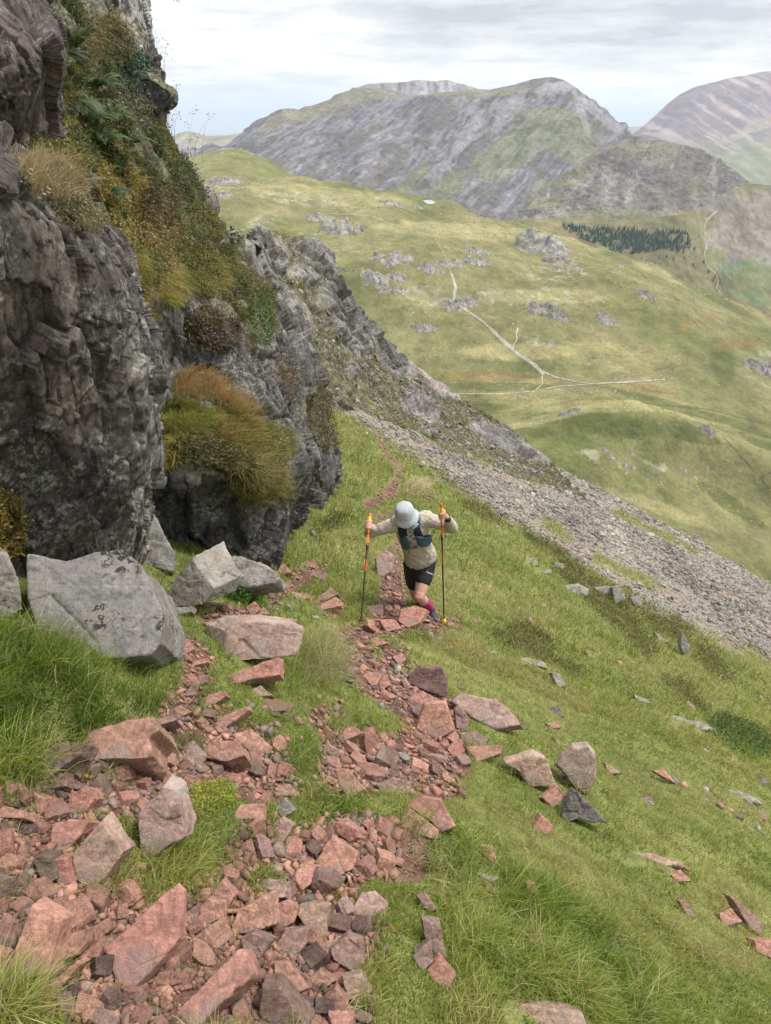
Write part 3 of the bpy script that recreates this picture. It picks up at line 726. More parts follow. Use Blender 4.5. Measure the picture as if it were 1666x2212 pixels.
def red_rock(P, px, py, r1, r2, sv):
    c = lerp((.036, .028, .026), (.105, .080, .073), np.clip(.45 * r1 + .4 * r2 + .5 * fbm(P / .3, 4, 235), 0, 1))
    return lerp(c, np.array((.20, .185, .16)) * np.ones_like(c), .4 * sstep(.1, .35, fbm(P / .2, 4, 236)))
redr, PD, ND, SD, BD = patch('crag', D_, 260, 220, .55, .11, 237, (.8, .8, 1.2), red_rock, MAT['rock'], label='reddish brown rock outcrop in the top left corner above the front buttress', cat='crag')
# the tall pillar on the skyline
Pl = [[(215, 190, 8.9), (262, 200, 8.8), (300, 215, 9.0), (322, 212, 9.6), (326, 205, 10.6), (300, 205, 12)],
      [(205, 90, 8.9), (258, 95, 8.8), (300, 95, 9.0), (327, 120, 9.6), (330, 130, 10.6), (300, 130, 12)],
      [(190, 10, 9.1), (246, 10, 9.0), (290, 5, 9.2), (316, 50, 9.7), (320, 60, 10.6), (290, 70, 12)],
      [(170, -90, 9.4), (230, -90, 9.3), (270, -90, 9.5), (300, -40, 9.9), (306, -30, 10.8), (280, 0, 12)],
      [(150, -300, 9.9), (215, -300, 9.8), (255, -290, 10), (285, -240, 10.4), (290, -220, 11.2), (270, -200, 12.4)]]
def pillar_rock(P, px, py, r1, r2, sv):
    c = lerp((.195, .185, .185), (.31, .295, .285), np.clip(.5 * r1 + .4 * r2 + .5 * fbm(P / .3, 4, 241), 0, 1))
    return lerp(c, np.array((.24, .165, .13)) * np.ones_like(c), .6 * sstep(150, 210, py + 50 * fbm(P / .3, 3, 242)))
pil, PP, NP, SP_, BP = patch('crag', Pl, 200, 160, .55, .10, 243, (1, 1, 1.7), pillar_rock, MAT['rock'],
                             label='pale grey upright rock pillar against the sky at the top of the crag', cat='crag')

# craggy rib beyond the scree, from its foot on the hillside to its skyline and down the far side
def gp(px, py, default):
    l, n = ghit(px, py, default); return (px, py, max(l.y * .985, 3))
foot = [(290, 640, 12), (430, 690, 15), (520, 760, 18), (600, 820, 21), (660, 880, 24), (735, 885, 29), (830, 905, 36), (905, 925, 42), (960, 962, 50), (1060, 1000, 60), (1120, 1025, 70), (1190, 1045, 80), (1260, 1075, 85)]
skyl = [(300, 470, 14), (425, 440, 18), (492, 497, 23), (548, 520, 29), (602, 514, 36), (706, 556, 41), (772, 655, 44), (858, 765, 50), (905, 803, 54), (962, 848, 60), (1058, 903, 68), (1116, 942, 78), (1182, 998, 88), ]
foot = foot[:len(skyl)]
E0 = [gp(*p) for p in foot]
def between(t, dx=0, dy=0):
    return [(a[0] + (b[0] - a[0]) * t + dx, a[1] + (b[1] - a[1]) * t + dy, a[2] * (b[2] / a[2]) ** t) for a, b in zip(E0, skyl)]
E = [[(a[0], a[1] + 40, a[2] * .97) for a in E0], E0, between(.33), between(.66), skyl, [(b[0] + 4, b[1] + 26, b[2] * 1.10) for b in skyl], [(b[0] + 10, b[1] + 130, b[2] * 1.35) for b in skyl]]
CR = [(560, 560, 60, 50, 40), (620, 700, 50, 90, -20), (760, 720, 60, 40, 45), (900, 870, 40, 30, 30), (540, 640, 50, 60, 30), (780, 650, 90, 60, 45), (860, 770, 60, 40, 45), (690, 560, 60, 30, 30), (720, 640, 40, 40, 60), (950, 830, 60, 22, 30), (1090, 950, 60, 22, 35), (830, 700, 50, 40, 60), (1150, 985, 40, 14, 30), (460, 470, 60, 60, 45), (560, 720, 18, 50, -20), (1040, 850, 60, 16, 30), (650, 600, 40, 16, 20), (930, 900, 22, 12, 0), (760, 800, 16, 22, 0), (1050, 935, 40, 22, 30), (480, 600, 30, 90, -20), (640, 860, 30, 60, -10)]
def rib_soft(px, py, P):
    f = fbm(P / 2.2, 4, 251)
    return 1 - np.clip(blot(px, py, CR, f * 1.4) + .8 * sstep(.22, .4, fbm(P / 1.1, 4, 252) + .15 * f), 0, 1)
def rib_col(P, px, py, r1, r2, sv):
    k = fbm(P / .9, 4, 253)
    c = lerp((.075, .070, .064), (.240, .224, .205), np.clip(.5 * r1 + .4 * r2 + .6 * k, 0, 1))
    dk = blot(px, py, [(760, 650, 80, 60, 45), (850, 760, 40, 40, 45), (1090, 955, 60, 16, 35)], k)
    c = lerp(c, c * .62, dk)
    c = lerp(c, np.array((.30, .235, .215)) * np.ones_like(c), .6 * blot(px, py, [(920, 812, 50, 18, 25), (560, 720, 18, 50, -20), (960, 850, 60, 14, 30)], k))
    a = fbm(P / 1.8, 4, 254)
    veg = lerp((.070, .062, .030), (.125, .125, .046), np.clip(.5 + 1.8 * a, 0, 1))
    veg = lerp(veg, np.array((.085, .062, .045)) * np.ones_like(c), .7 * sstep(.08, .3, fbm(P / 1.3, 4, 255)))
    c = lerp(c, veg, sv * .92)
    return lerp(c, np.array((.34, .32, .295)) * np.ones_like(c), .75 * sstep(.26, .36, fbm(P / .5, 3, 256)) * sv)
rib, PE, NE, SE, BE = patch('crag', E, 380, 620, 3.0, .85, 260, (.8, .8, 1.2), rib_col, MAT['outcrop'], rib_soft,
                            'broken craggy spur with grassy ledges running down beyond the scree', 'crag')

# mossy overhanging nose on the skyline
def remesh(bm_or_me, voxel, smooth=0, name='m'):
    me = bm_or_me
    if isinstance(bm_or_me, bmesh.types.BMesh):
        me = bpy.data.meshes.new(name); bm_or_me.to_mesh(me); bm_or_me.free()
    o = bpy.data.objects.new('tmp', me); COL.objects.link(o)
    md = o.modifiers.new('r', 'REMESH'); md.mode = 'VOXEL'; md.voxel_size = voxel; md.use_smooth_shade = True
    if smooth:
        s = o.modifiers.new('s', 'SMOOTH'); s.iterations = smooth; s.factor = .5
    dg = bpy.context.evaluated_depsgraph_get()
    out = bpy.data.meshes.new_from_object(o.evaluated_get(dg)); out.name = name
    bpy.data.objects.remove(o); bpy.data.meshes.remove(me)
    return out
def get_co(me):
    a = np.empty(len(me.vertices) * 3, np.float32); me.vertices.foreach_get('co', a); return a.reshape(-1, 3).astype(float)
def get_no(me):
    a = np.empty(len(me.vertices) * 3, np.float32); me.vertices.foreach_get('normal', a); return a.reshape(-1, 3).astype(float)
def set_co(me, c):
    me.vertices.foreach_set('co', np.asarray(c, np.float32).ravel()); me.update()
def prism(front, back):
    """closed solid between two point loops of equal length"""
    bm = bmesh.new(); a = [bm.verts.new(v) for v in front]; b = [bm.verts.new(v) for v in back]; k = len(a)
    bm.faces.new(a); bm.faces.new(b[::-1])
    for i in range(k): bm.faces.new((a[i], b[i], b[(i + 1) % k], a[(i + 1) % k]))
    bmesh.ops.recalc_face_normals(bm, faces=bm.faces); return bm
nose_px = [(300, 150), (328, 164), (350, 176), (366, 190), (380, 203), (378, 219), (356, 236), (338, 244), (330, 254), (322, 244), (300, 236)]
bm = prism([V(x, y, 8.5) for x, y in nose_px], [V(x - 6, y, 9.9) for x, y in nose_px])
me = remesh(bm, .035, 6, 'overhang')
c = get_co(me); nn = get_no(me); d = .10 * facets(c / .3, 271)[0] + .05 * fbm(c / .12, 3, 272)
c = c + nn * d[:, None]; set_co(me, c)
mossy = sstep(.05, .5, nn[:, 2] + .5 * fbm(c / .1, 3, 273))
set_col(me, lerp((.050, .050, .050), (.085, .090, .030), mossy))
nose = link('overhang', me, MAT['rock']); tag(nose, 'small dark mossy rock nose jutting out into the sky from the crag', 'rock')
# ================================================================ stones
SC_ = dict(R=(.360, .188, .142), P=(.345, .235, .192), B=(.165, .105, .084), K=(.185, .175, .162), G=(.250, .228, .205), D=(.120, .112, .108), W=(.235, .218, .188), T=(.300, .205, .155), V=(.250, .158, .136))
def pts(s): return [tuple(float(v) for v in q.split(',')) for q in s.split()]
def slab(name, poly, tilt=20, lean=0, thick=.08, taper=1.12, shift=(0, 0, 0), rough=1.0, sink=.0, bv=None, res=52):
    """a broken block: its visible face lies on a tilted plane resting on the hillside, its body runs back into the ground"""
    p = pts(poly) if isinstance(poly, str) else poly
    low = max(p, key=lambda q: q[1]); cx = sum(q[0] for q in p) / len(p)
    A, gn = ghit(.5 * (low[0] + cx), low[1], 12)
    t, l = R(tilt), R(lean)
    nrm = Vector((math.sin(l), -math.sin(t) * math.cos(l), math.cos(t) * math.cos(l))).normalized()
    front = []
    for (x, y) in p:
        a, b = ray(x, y); d = Vector((float(a), 1, float(b)))
        front.append(d * (A.dot(nrm) / d.dot(nrm)))
    # bring the face clear of the turf where the hill would swallow it
    q_ = []
    for v, (x, y) in zip(front, p):
        g_, _n = hit(GB, x, y)
        if g_ is not None and y > 900: q_.append(g_.y / v.y)
    sc_ = min(1.0, max(.84, sorted(q_)[int(len(q_) * (.25 if min(x for x, y in p) < 800 else .5))])) if q_ else 1.0
    front = [v * sc_ for v in front]; c = sum(front, Vector()) / len(front)
    thick = thick + (1 - sc_) * c.length * .8
    rr = random.Random(int(p[0][0] * 13 + p[0][1] * 7))
    back = [c + (v - c) * (taper + rr.uniform(-.08, .08)) - nrm * thick * rr.uniform(.8, 1.25) + Vector(shift) for v in front]
    size = max((v - c).length for v in front) * 2
    bm = prism(front, back)
    bmesh.ops.triangulate(bm, faces=[f for f in bm.faces if len(f.verts) > 4])
    me = remesh(bm, size / res, 0, name)
    co = get_co(me); no = get_no(me); s = rr.randint(1, 900)
    g = no * 1.0
    d = size * rough * (.022 * facets(co / (size * .42), s, .55)[0] + .010 * facets(co / (size * .16), s + 1)[0] + .022 * fbm(co / (size * .5), 3, s + 2) + .008 * fbm(co / (size * .09), 3, s + 3))
    co = co + no * d[:, None]
    org = np.array([c.x, c.y, c.z]); set_co(me, co - org)
    o = link(name, me); o.location = org.tolist()
    return o, size
BIG = []
STONES = []                                    # px, py, radius already taken
def place(poly, tilt, thick, ck, label, mat='stone', lean=0, shift=(0, 0, 0), taper=1.12, name='stone', cat='stone', rough=1.0, group=None, res=46):
    p = pts(poly)
    o, size = slab(name, p, tilt, lean, thick, taper, shift, rough, res=res)
    o.data.materials.append(MAT[mat])
    c = SC_[ck]; rr = random.Random(int(p[0][0] * 3 + p[0][1]))
    k = rr.uniform(.88, 1.12)
    o.color = (c[0] * k * rr.uniform(.95, 1.05), c[1] * k * rr.uniform(.95, 1.05), c[2] * k, 1)
    tag(o, label, cat, group)
    cx = sum(q[0] for q in p) / len(p); cy = sum(q[1] for q in p) / len(p)
    if name == 'boulder': BIG.append((len(STONES), len(STONES) + len(p) + 1))
    for q in p: STONES.append((cx + (q[0] - cx) * .5, cy + (q[1] - cy) * .5, .42 * math.hypot(q[0] - cx, q[1] - cy)))
    STONES.append((cx, cy, .5 * min(math.hypot(q[0] - cx, q[1] - cy) for q in p)))
    return o
# boulders under the crag
place('57,1194 141,1212 207,1190 264,1186 308,1221 334,1282 352,1326 348,1388 326,1414 240,1424 145,1419 88,1370 62,1304', 40, .6, 'K', 'huge pale grey boulder with black lichen patches below the dark rock buttress', 'stone_b', lean=10, shift=(-.05, .2, -.2), name='boulder', cat='boulder', rough=.5, taper=1.15, res=110)
place('250,1130 290,1098 335,1110 352,1150 377,1195 372,1235 315,1222 266,1190', 48, .40, 'K', 'lichened angular block wedged behind the top of the huge grey boulder', 'stone_l', lean=15, name='boulder', cat='boulder', res=60)
place('-90,1200 15,1195 42,1255 52,1318 20,1335 -90,1335', 55, .16, 'W', 'whitish lichen covered rock at the left edge beside the huge grey boulder', 'stone_b', name='boulder', cat='boulder', shift=(-.2, .1, 0), res=60)
place('414,1203 444,1250 462,1270 442,1302 385,1322 354,1302 380,1250', 62, .22, 'W', 'pale pointed boulder standing upright right of the huge grey boulder', 'stone_l', lean=-8, shift=(.10, .1, 0), name='boulder', cat='boulder', res=60)
place('425,1218 455,1200 520,1203 575,1222 605,1245 592,1260 500,1272 450,1288 430,1255', 40, .25, 'K', 'long low grey boulder with a white lichen blotch at the foot of the wall', 'stone_l', name='boulder', cat='boulder', res=60)
place('374,1313 418,1309 415,1321 379,1329', 30, .06, 'W', 'small white block at the foot of the pale pointed boulder')
place('432,1298 490,1303 480,1308 434,1304', 20, .04, 'P', 'thin pale flat stone in grass right of the pale pointed boulder')
# large named stones of the path
place('480,1433 492,1362 522,1344 595,1344 656,1353 652,1398 640,1418', 50, .16, 'P', 'largest pale pink square block beside the path with a dark left side', 'stone_l', lean=4, shift=(-.13, .06, 0), res=64, rough=.6)
place('490,1463 545,1438 602,1418 606,1458 550,1466 510,1478', 30, .07, 'R', 'long reddish slab lying in grass in front of the largest pale pink block')
place('165,1601 200,1578 270,1553 330,1548 346,1576 320,1590 327,1626 310,1640 200,1640 190,1611', 22, .07, 'R', 'broad flat pink slab beside the long grass bank at left', rough=.7, res=60)
place('78,1641 100,1611 140,1603 182,1606 172,1631 130,1661 95,1688', 30, .08, 'B', 'brown pointed stone left of the broad flat pink slab', res=56)
place('432,1626 462,1598 515,1603 530,1631 490,1646 440,1636', 25, .07, 'R', 'pink block with an overhanging front edge above the red mud', res=56)
place('500,1586 540,1572 582,1611 575,1628 530,1618', 30, .06, 'R', 'rough pink stone leaning behind the pink block above the red mud')
place('460,1566 485,1546 537,1525 541,1533 500,1561 480,1577', 25, .05, 'R', 'long narrow wedge of pink stone near the rusty puddle')
place('297,1760 330,1735 352,1698 384,1708 398,1792 392,1815 370,1822 345,1842 318,1868 303,1840', 52, .10, 'P', 'tall stone with dark moss and pale lichen standing in a grass island', 'stone_l', rough=.8, res=60)
place('155,1848 220,1770 266,1843 226,1898 190,1930 163,1898', 48, .08, 'T', 'large triangular tan pink slab leaning left of the grass island', rough=.6, res=60)
place('103,1822 118,1778 150,1770 192,1775 178,1800 140,1842', 35, .10, 'R', 'wide pink block behind the large triangular slab')
place('222,2048 280,2003 320,1963 368,1922 392,1925 388,2028 350,2073 272,2153 250,2113', 34, .045, 'R', 'largest kite shaped pink slab in the middle of the foreground rubble', rough=.45, res=70)
place('345,2225 425,2143 515,2052 530,2058 549,2103 540,2115 470,2172 420,2230', 22, .07, 'R', 'long pink slab with a dark stained right side at the bottom of the rubble', rough=.5, res=64, taper=1.2)
place('30,2058 68,1953 137,1985 128,2013 100,2103 30,2124 22,2100', 35, .06, 'R', 'tall pink slab nearest the left edge in the foreground rubble', rough=.5, res=60)
place('103,2082 145,2018 193,2003 190,2033 165,2063 112,2085', 30, .06, 'R', 'square pink stone between the tall left slab and the kite shaped slab')
place('497,2013 512,1970 580,1935 592,1998 550,2013 510,2021', 35, .08, 'R', 'rugged pink block in the centre of the rubble', rough=1.4, res=56)
place('590,1998 595,1953 625,1943 646,1963 635,1993 602,2009', 30, .07, 'R', 'smooth pink block touching the right end of the rugged pink block')
place('640,1976 648,1957 675,1950 708,1958 703,2028 665,2011', 35, .08, 'T', 'upright tan stone with a flat face in the right of the rubble')
place('680,1863 718,1805 773,1843 762,1878 725,1891', 35, .09, 'R', 'large pointed reddish block at the top right of the rubble', res=56)
place('758,1968 780,1928 810,1925 836,1950 832,1980 795,1991', 28, .06, 'P', 'smooth pale pink stone at the grass edge right of the rubble', rough=.6)
place('712,2052 750,2023 780,2033 786,2083 770,2104 720,2074', 35, .09, 'V', 'purplish block with a sharp ridge near the right grass edge')
place('740,2113 780,2105 804,2138 776,2186 748,2148', 38, .06, 'T', 'pale tan triangular stone on the grass edge at bottom')
place('590,2078 620,2073 666,2133 640,2145 596,2118', 25, .07, 'R', 'flat topped pink block below the centre of the rubble')
place('556,2225 565,2138 605,2133 642,2183 670,2225', 45, .10, 'B', 'brown red block with a split face at the bottom edge')
place('538,1908 560,1898 627,1903 618,1940 560,1940', 25, .06, 'P', 'pale crumbly pink slab above the rugged pink block', rough=1.3)
place('884,1462 911,1443 954,1443 967,1468 964,1508 918,1491 880,1476', 55, .10, 'B', 'dark brown square block standing above the path bend', res=56, rough=.7)
place('975,1514 998,1496 1026,1503 1073,1513 1113,1543 1128,1566 1070,1574 1026,1553', 30, .10, 'P', 'long pale boulder lying across the right edge of the path', lean=6, res=60, rough=.7)
place('898,1576 918,1521 962,1517 984,1576 947,1598', 48, .08, 'R', 'pink wedge shaped block left of the long pale boulder', res=56, rough=.6)
place('982,1533 994,1526 1015,1554 1008,1580 986,1573', 45, .06, 'V', 'narrow purplish stone between the pink wedge and the long pale boulder')
place('990,1583 1026,1578 1054,1597 1048,1614 1003,1610', 28, .06, 'V', 'dull purplish block in front of the long pale boulder')
place('1006,1612 1083,1609 1083,1627 1030,1646', 22, .05, 'R', 'flat bright pink slab at the right edge of the muddy path', rough=.5)
place('724,1662 753,1661 787,1705 753,1725 733,1695', 38, .06, 'R', 'pink leaning slab below the red mud', rough=.6)
place('855,1781 882,1743 948,1792 944,1814 900,1801', 35, .07, 'R', 'front one of two large pink blocks beside the bright grass', res=56, rough=.6)
place('880,1741 915,1719 954,1729 985,1785 954,1797 926,1770', 40, .09, 'R', 'rear one of two large pink blocks beside the bright grass', res=56, rough=.6)
place('728,1597 749,1571 765,1568 782,1583 742,1602', 25, .04, 'R', 'flat pink stone on the red mud')
place('855,1601 868,1598 902,1617 861,1612', 20, .03, 'R', 'thin pink sliver stone right of the red mud')
place('873,1515 911,1492 946,1511 925,1527', 25, .05, 'R', 'broad pink stone under the dark brown square block')
place('765,1471 796,1449 827,1457 812,1481', 28, .06, 'R', 'wide pink stone left of the dark brown square block')
place('812,1468 836,1456 843,1480 825,1490', 38, .06, 'R', 'round topped pink stone next to the wide pink stone')
place('840,1534 857,1507 862,1522 847,1541', 45, .04, 'B', 'small dark upright stone in the middle of the path')
place('812,1695 850,1679 893,1690 882,1714 830,1714', 30, .06, 'T', 'half buried tan stone below the muddy hollow')
place('866,1315 895,1307 924,1318 906,1346 880,1357 860,1340', 30, .08, 'R', 'big pink rock in the path just in front of the runner', res=56)
place('819,1338 853,1337 868,1357 835,1365', 28, .07, 'R', 'pink rock left of the big rock in front of the runner')
place('787,1309 828,1305 826,1328 798,1328', 22, .05, 'V', 'purplish flat rock beside the left pole tip')
place('744,1378 764,1377 763,1400 746,1390', 50, .04, 'B', 'small dark cube shaped stone on the left of the path')
place('795,1385 810,1375 839,1389 810,1396', 25, .04, 'R', 'small pink wedge stone in the path below the runner')
place('711,1439 738,1423 776,1443 760,1462', 18, .05, 'V', 'wet purple slab in the path left of the bare hollow')
place('848,1417 872,1411 877,1425 861,1438', 25, .04, 'R', 'pink stone beside a bare earth hollow in the grass')
place('812,1205 832,1187 852,1200 846,1235 816,1248', 25, .05, 'V', 'smooth purplish rock slab in the path behind the runner')
# stones in the grass on the right
place('1093,1650 1156,1632 1182,1641 1200,1697 1145,1700 1123,1668', 55, .12, 'T', 'blocky boulder with white and orange lichen in the right grass', 'stone_l', res=60, rough=.7)
place('1208,1656 1241,1619 1272,1613 1286,1638 1288,1684 1267,1719 1241,1697', 58, .10, 'P', 'rounded pale pink boulder standing in the right grass', lean=-8, res=60, rough=.6)
place('1209,1762 1242,1706 1313,1777 1278,1778 1250,1768 1225,1780', 50, .08, 'D', 'black jagged rock below the rounded pale pink boulder', res=56, rough=1.3)
place('1172,1723 1205,1696 1226,1723 1195,1746', 40, .07, 'R', 'reddish stone leaning between the lichened boulder and the black rock')
place('1151,1791 1169,1761 1197,1786 1184,1806', 45, .05, 'R', 'pink stone half buried in grass left of the black jagged rock')
place('1333,1853 1361,1839 1418,1842 1493,1875 1450,1868 1372,1868', 18, .05, 'T', 'long flat tan slab sunk in the right grass')
place('1450,1890 1470,1878 1496,1903 1460,1907', 30, .05, 'R', 'pink stone just below the long flat tan slab')
place('1468,1947 1481,1946 1504,1982 1486,1980', 35, .04, 'V', 'narrow purplish stone in the hollow at right')
place('1554,1973 1580,1961 1605,1991 1564,2001', 25, .04, 'R', 'bright pink square stone at the right edge')
place('1578,1936 1595,1945 1652,1994 1644,2022 1621,2006', 35, .06, 'V', 'long purplish stone bar at the right edge')
place('1630,2030 1680,2033 1690,2080 1637,2058', 35, .06, 'R', 'pink block cut by the right edge below the stone bar')
place('1058,2171 1112,2167 1259,2191 1270,2222 1068,2222', 40, .07, 'T', 'long tan slab cut by the bottom edge in the grass', 'stone_l', rough=.7, res=60)
place('912,1988 950,1998 965,2073 940,2063 917,2025', 42, .06, 'V', 'tall purplish stone in grass right of the rubble')
place('891,2066 930,2028 937,2078 911,2100', 35, .06, 'V', 'brownish stone below the tall purplish stone')
place('922,2098 950,2070 986,2108 967,2141 940,2126', 38, .06, 'R', 'lowest reddish stone in the grass right of the rubble')
place('902,1936 919,1930 945,1965 924,1970', 35, .04, 'T', 'small tan pointed stone in grass above the tall purplish stone')
place('1021,1882 1080,1895 1060,1907', 25, .03, 'G', 'thin grey slate piece lying in the bright grass')
place('1050,1903 1075,1926 1054,1925', 30, .03, 'R', 'small pink shard below the thin grey slate piece')
place('1039,1827 1065,1829 1075,1867 1054,1860', 40, .04, 'R', 'upright pink stone in the bright grass below two large blocks')
place('1137,1905 1157,1909 1167,1943 1142,1938', 40, .04, 'R', 'pink stone peeping out of the middle of the bright grass')
place('1378,1723 1408,1720 1415,1740 1387,1738', 25, .04, 'V', 'small purplish square stone right of the black jagged rock')
place('1567,1705 1611,1712 1649,1737 1580,1725', 25, .06, 'W', 'pale rock with dark lichen near the right edge', 'stone_l')
place('1411,1664 1435,1663 1465,1696 1443,1684', 25, .04, 'R', 'thin pink slab alone in the grass upper right')
place('1305,1645 1344,1670 1316,1671', 30, .05, 'T', 'tan shard right of the rounded pale pink boulder')
place('1193,1590 1228,1613 1206,1609', 25, .03, 'T', 'tan shard above the lichened boulder')
place('1180,1563 1206,1558 1212,1571 1193,1574', 30, .04, 'R', 'small red stone in grass right of the long pale boulder')
place('1182,1532 1206,1523 1219,1549 1200,1547', 35, .04, 'D', 'small dark stone in grass above the small red stone')
place('1433,1554 1457,1545 1505,1558 1547,1577 1470,1576', 22, .06, 'W', 'flat whitish rock with black lichen far right in the grass', 'stone_b')
place('1369,1499 1395,1509 1406,1520 1377,1515', 25, .05, 'G', 'small grey rock above the flat whitish rock')
place('1191,1453 1210,1454 1223,1481 1206,1486', 40, .08, 'W', 'pale grey upright rock in the mid slope grass', 'stone_l')
place('1111,1425 1140,1419 1175,1430 1181,1443 1131,1433', 25, .08, 'W', 'pale grey ledge rock right of the yellow moss', 'stone_l')
place('1415,1365 1446,1388 1426,1385', 30, .10, 'G', 'leaning grey slab on the heathery slope')
place('1474,1361 1492,1400 1479,1420 1470,1392', 60, .12, 'W', 'upright narrow pale rock on the heathery slope', 'stone_l')
place('1263,1403 1287,1423 1272,1420', 35, .10, 'W', 'whitish shard on the slope left of the narrow pale rock')
place('1195,1213 1219,1218 1217,1231 1203,1231', 40, .15, 'W', 'single pale block above the white rock cluster')
place('1213,1268 1250,1259 1274,1273 1269,1288 1223,1279', 40, .2, 'W', 'largest rock of the white cluster on the far slope', 'stone_l')
place('1147,1229 1190,1229 1190,1239 1153,1237', 30, .15, 'W', 'flat white rock on the left of the white rock cluster', 'stone_l')
place('1127,1205 1153,1207 1164,1221 1135,1220', 35, .15, 'W', 'uppermost flat white rock left of the white cluster', 'stone_l')
place('1283,1268 1316,1265 1320,1283 1298,1284', 40, .2, 'W', 'middle rock of the white cluster on the far slope')
place('1323,1268 1342,1265 1351,1295 1329,1308', 50, .2, 'W', 'tall rock near the right end of the white cluster')
place('1362,1290 1388,1285 1384,1313 1369,1306', 45, .2, 'G', 'dark grey rock at the right end of the white cluster')
# upper left branch of the path
place('624,1276 672,1285 666,1294 626,1294', 28, .06, 'R', 'bright pink flat block on the upper left branch of the path')
place('679,1318 700,1300 725,1289 740,1300 737,1309 700,1317', 24, .06, 'R', 'pink slab in grass left of the runner')
place('685,1292 715,1268 731,1283 703,1297', 35, .07, 'T', 'tan pointed stone behind the pink slab left of the runner')
place('668,1242 681,1231 704,1239 700,1255', 35, .08, 'V', 'purplish block highest on the upper left branch')
place('641,1222 653,1213 682,1211 680,1227', 30, .08, 'R', 'reddish block near the foot of the dark wall')
place('585,1230 614,1218 630,1236 603,1241', 35, .08, 'R', 'pair of joined pink stones left of the reddish block near the wall')
place('631,1255 656,1253 659,1268 639,1269', 40, .07, 'B', 'brown cube stone on the upper left branch of the path')
place('531,1312 549,1299 563,1317 544,1332', 45, .06, 'R', 'pointed pink stone behind the largest pale pink block')
place('546,1328 569,1311 585,1327', 35, .06, 'T', 'tan triangular stone touching the pointed pink stone')
place('377,1398 409,1386 421,1401 401,1414', 25, .05, 'R', 'pink stone at the foot of the huge grey boulder')
place('541,1491 563,1480 589,1502 563,1505', 30, .05, 'T', 'rounded tan stone in grass above the rusty puddle')
place('441,1521 449,1501 485,1491 490,1503 463,1521', 30, .06, 'R', 'pink stone with a grooved front beside a grass tuft')
place('358,1538 387,1523 417,1538 393,1547', 28, .05, 'R', 'pink stone at the end of the long grass bank')
place('332,1555 373,1544 383,1555 339,1568', 20, .04, 'V', 'flat purplish stone right of the broad flat pink slab')
place('400,1466 412,1453 428,1463 418,1474', 30, .04, 'R', 'small pink stone in the narrow left path')
place('407,1485 429,1459 448,1456 445,1471 423,1490', 28, .04, 'V', 'oval purplish stone in the narrow left path')
place('411,1431 447,1421 451,1430 415,1439', 22, .03, 'R', 'thin pink flake in the narrow left path')
# blocks in the left of the rubble
place('143,1746 155,1710 195,1702 205,1726 175,1768', 38, .07, 'R', 'upright pink block in the upper left rubble')
place('48,1751 70,1712 95,1726 87,1758', 40, .06, 'R', 'leaning pink stone near the left edge of the upper rubble')
place('-12,1766 -12,1737 50,1750 52,1768', 28, .06, 'R', 'pink stone cut by the left edge of the picture')
place('130,1701 150,1677 195,1698 187,1708', 25, .05, 'V', 'purplish wedge stone below the brown pointed stone')
place('91,1706 120,1672 147,1667 142,1698', 30, .05, 'V', 'dull stone directly under the brown pointed stone')
place('348,1696 360,1667 392,1688 382,1713', 38, .05, 'R', 'pink stone above the tall mossy stone')
place('393,1691 400,1670 432,1681 429,1700', 30, .05, 'R', 'pink stone right of the one above the tall mossy stone')
place('445,1706 455,1687 482,1691 477,1713', 35, .05, 'R', 'small pink block below the red mud on the left')
place('480,1681 488,1667 517,1671 519,1693', 30, .05, 'R', 'pink block right below the overhanging pink block')
place('498,1771 520,1737 572,1735 569,1768', 25, .04, 'R', 'smooth flat pink stone behind the yellow moss')
place('595,1746 615,1725 637,1751 610,1768', 40, .05, 'G', 'small pale grey stone in the grass right of the yellow moss')
place('590,1701 625,1692 652,1721 605,1718', 25, .05, 'T', 'tan slab above the small pale grey stone')
place('70,1857 85,1849 110,1852 124,1898 95,1914', 48, .06, 'B', 'brown upright block left of the large triangular slab')
place('115,1857 140,1856 152,1908 125,1917', 48, .05, 'R', 'narrow pink block touching the brown upright block')
place('28,1922 37,1894 59,1922 45,1942', 45, .05, 'B', 'small pointed brown stone near the left edge')
place('588,1783 610,1767 634,1783 610,1825 593,1811', 40, .05, 'P', 'pale pink stone standing at the lower edge of the grass strip')
place('393,1978 430,1952 422,1994', 35, .05, 'V', 'triangular purplish stone right of the kite shaped slab')
place('428,1963 450,1942 477,1953 477,1984 440,2000', 38, .06, 'R', 'rounded pink stone right of the kite shaped slab')
place('453,1933 480,1902 507,1933 490,1965', 38, .06, 'R', 'diamond shaped pink stone above the rugged pink block')
place('520,2033 545,2014 587,2033 555,2080 528,2063', 38, .06, 'V', 'purplish faceted stone below the rugged pink block')
place('595,2043 615,2012 667,2008 662,2038 635,2075', 35, .07, 'V', 'purplish wedge under the upright tan stone')
place('663,2118 690,2097 724,2118 700,2137', 35, .06, 'R', 'pink stone left of the pale tan triangular stone')
place('703,2163 725,2132 752,2168 730,2200', 40, .05, 'R', 'flat pink stone standing near the bottom right of the rubble')
place('326,2133 340,2102 364,2103 362,2135', 38, .05, 'R', 'small pink stone below the right side of the kite shaped slab')
place('213,2128 235,2122 262,2148 225,2157', 28, .05, 'R', 'small pink stone below the left corner of the kite shaped slab')
place('101,2133 165,2077 172,2084 120,2145', 35, .05, 'R', 'long narrow pink stone below the square pink stone at left')

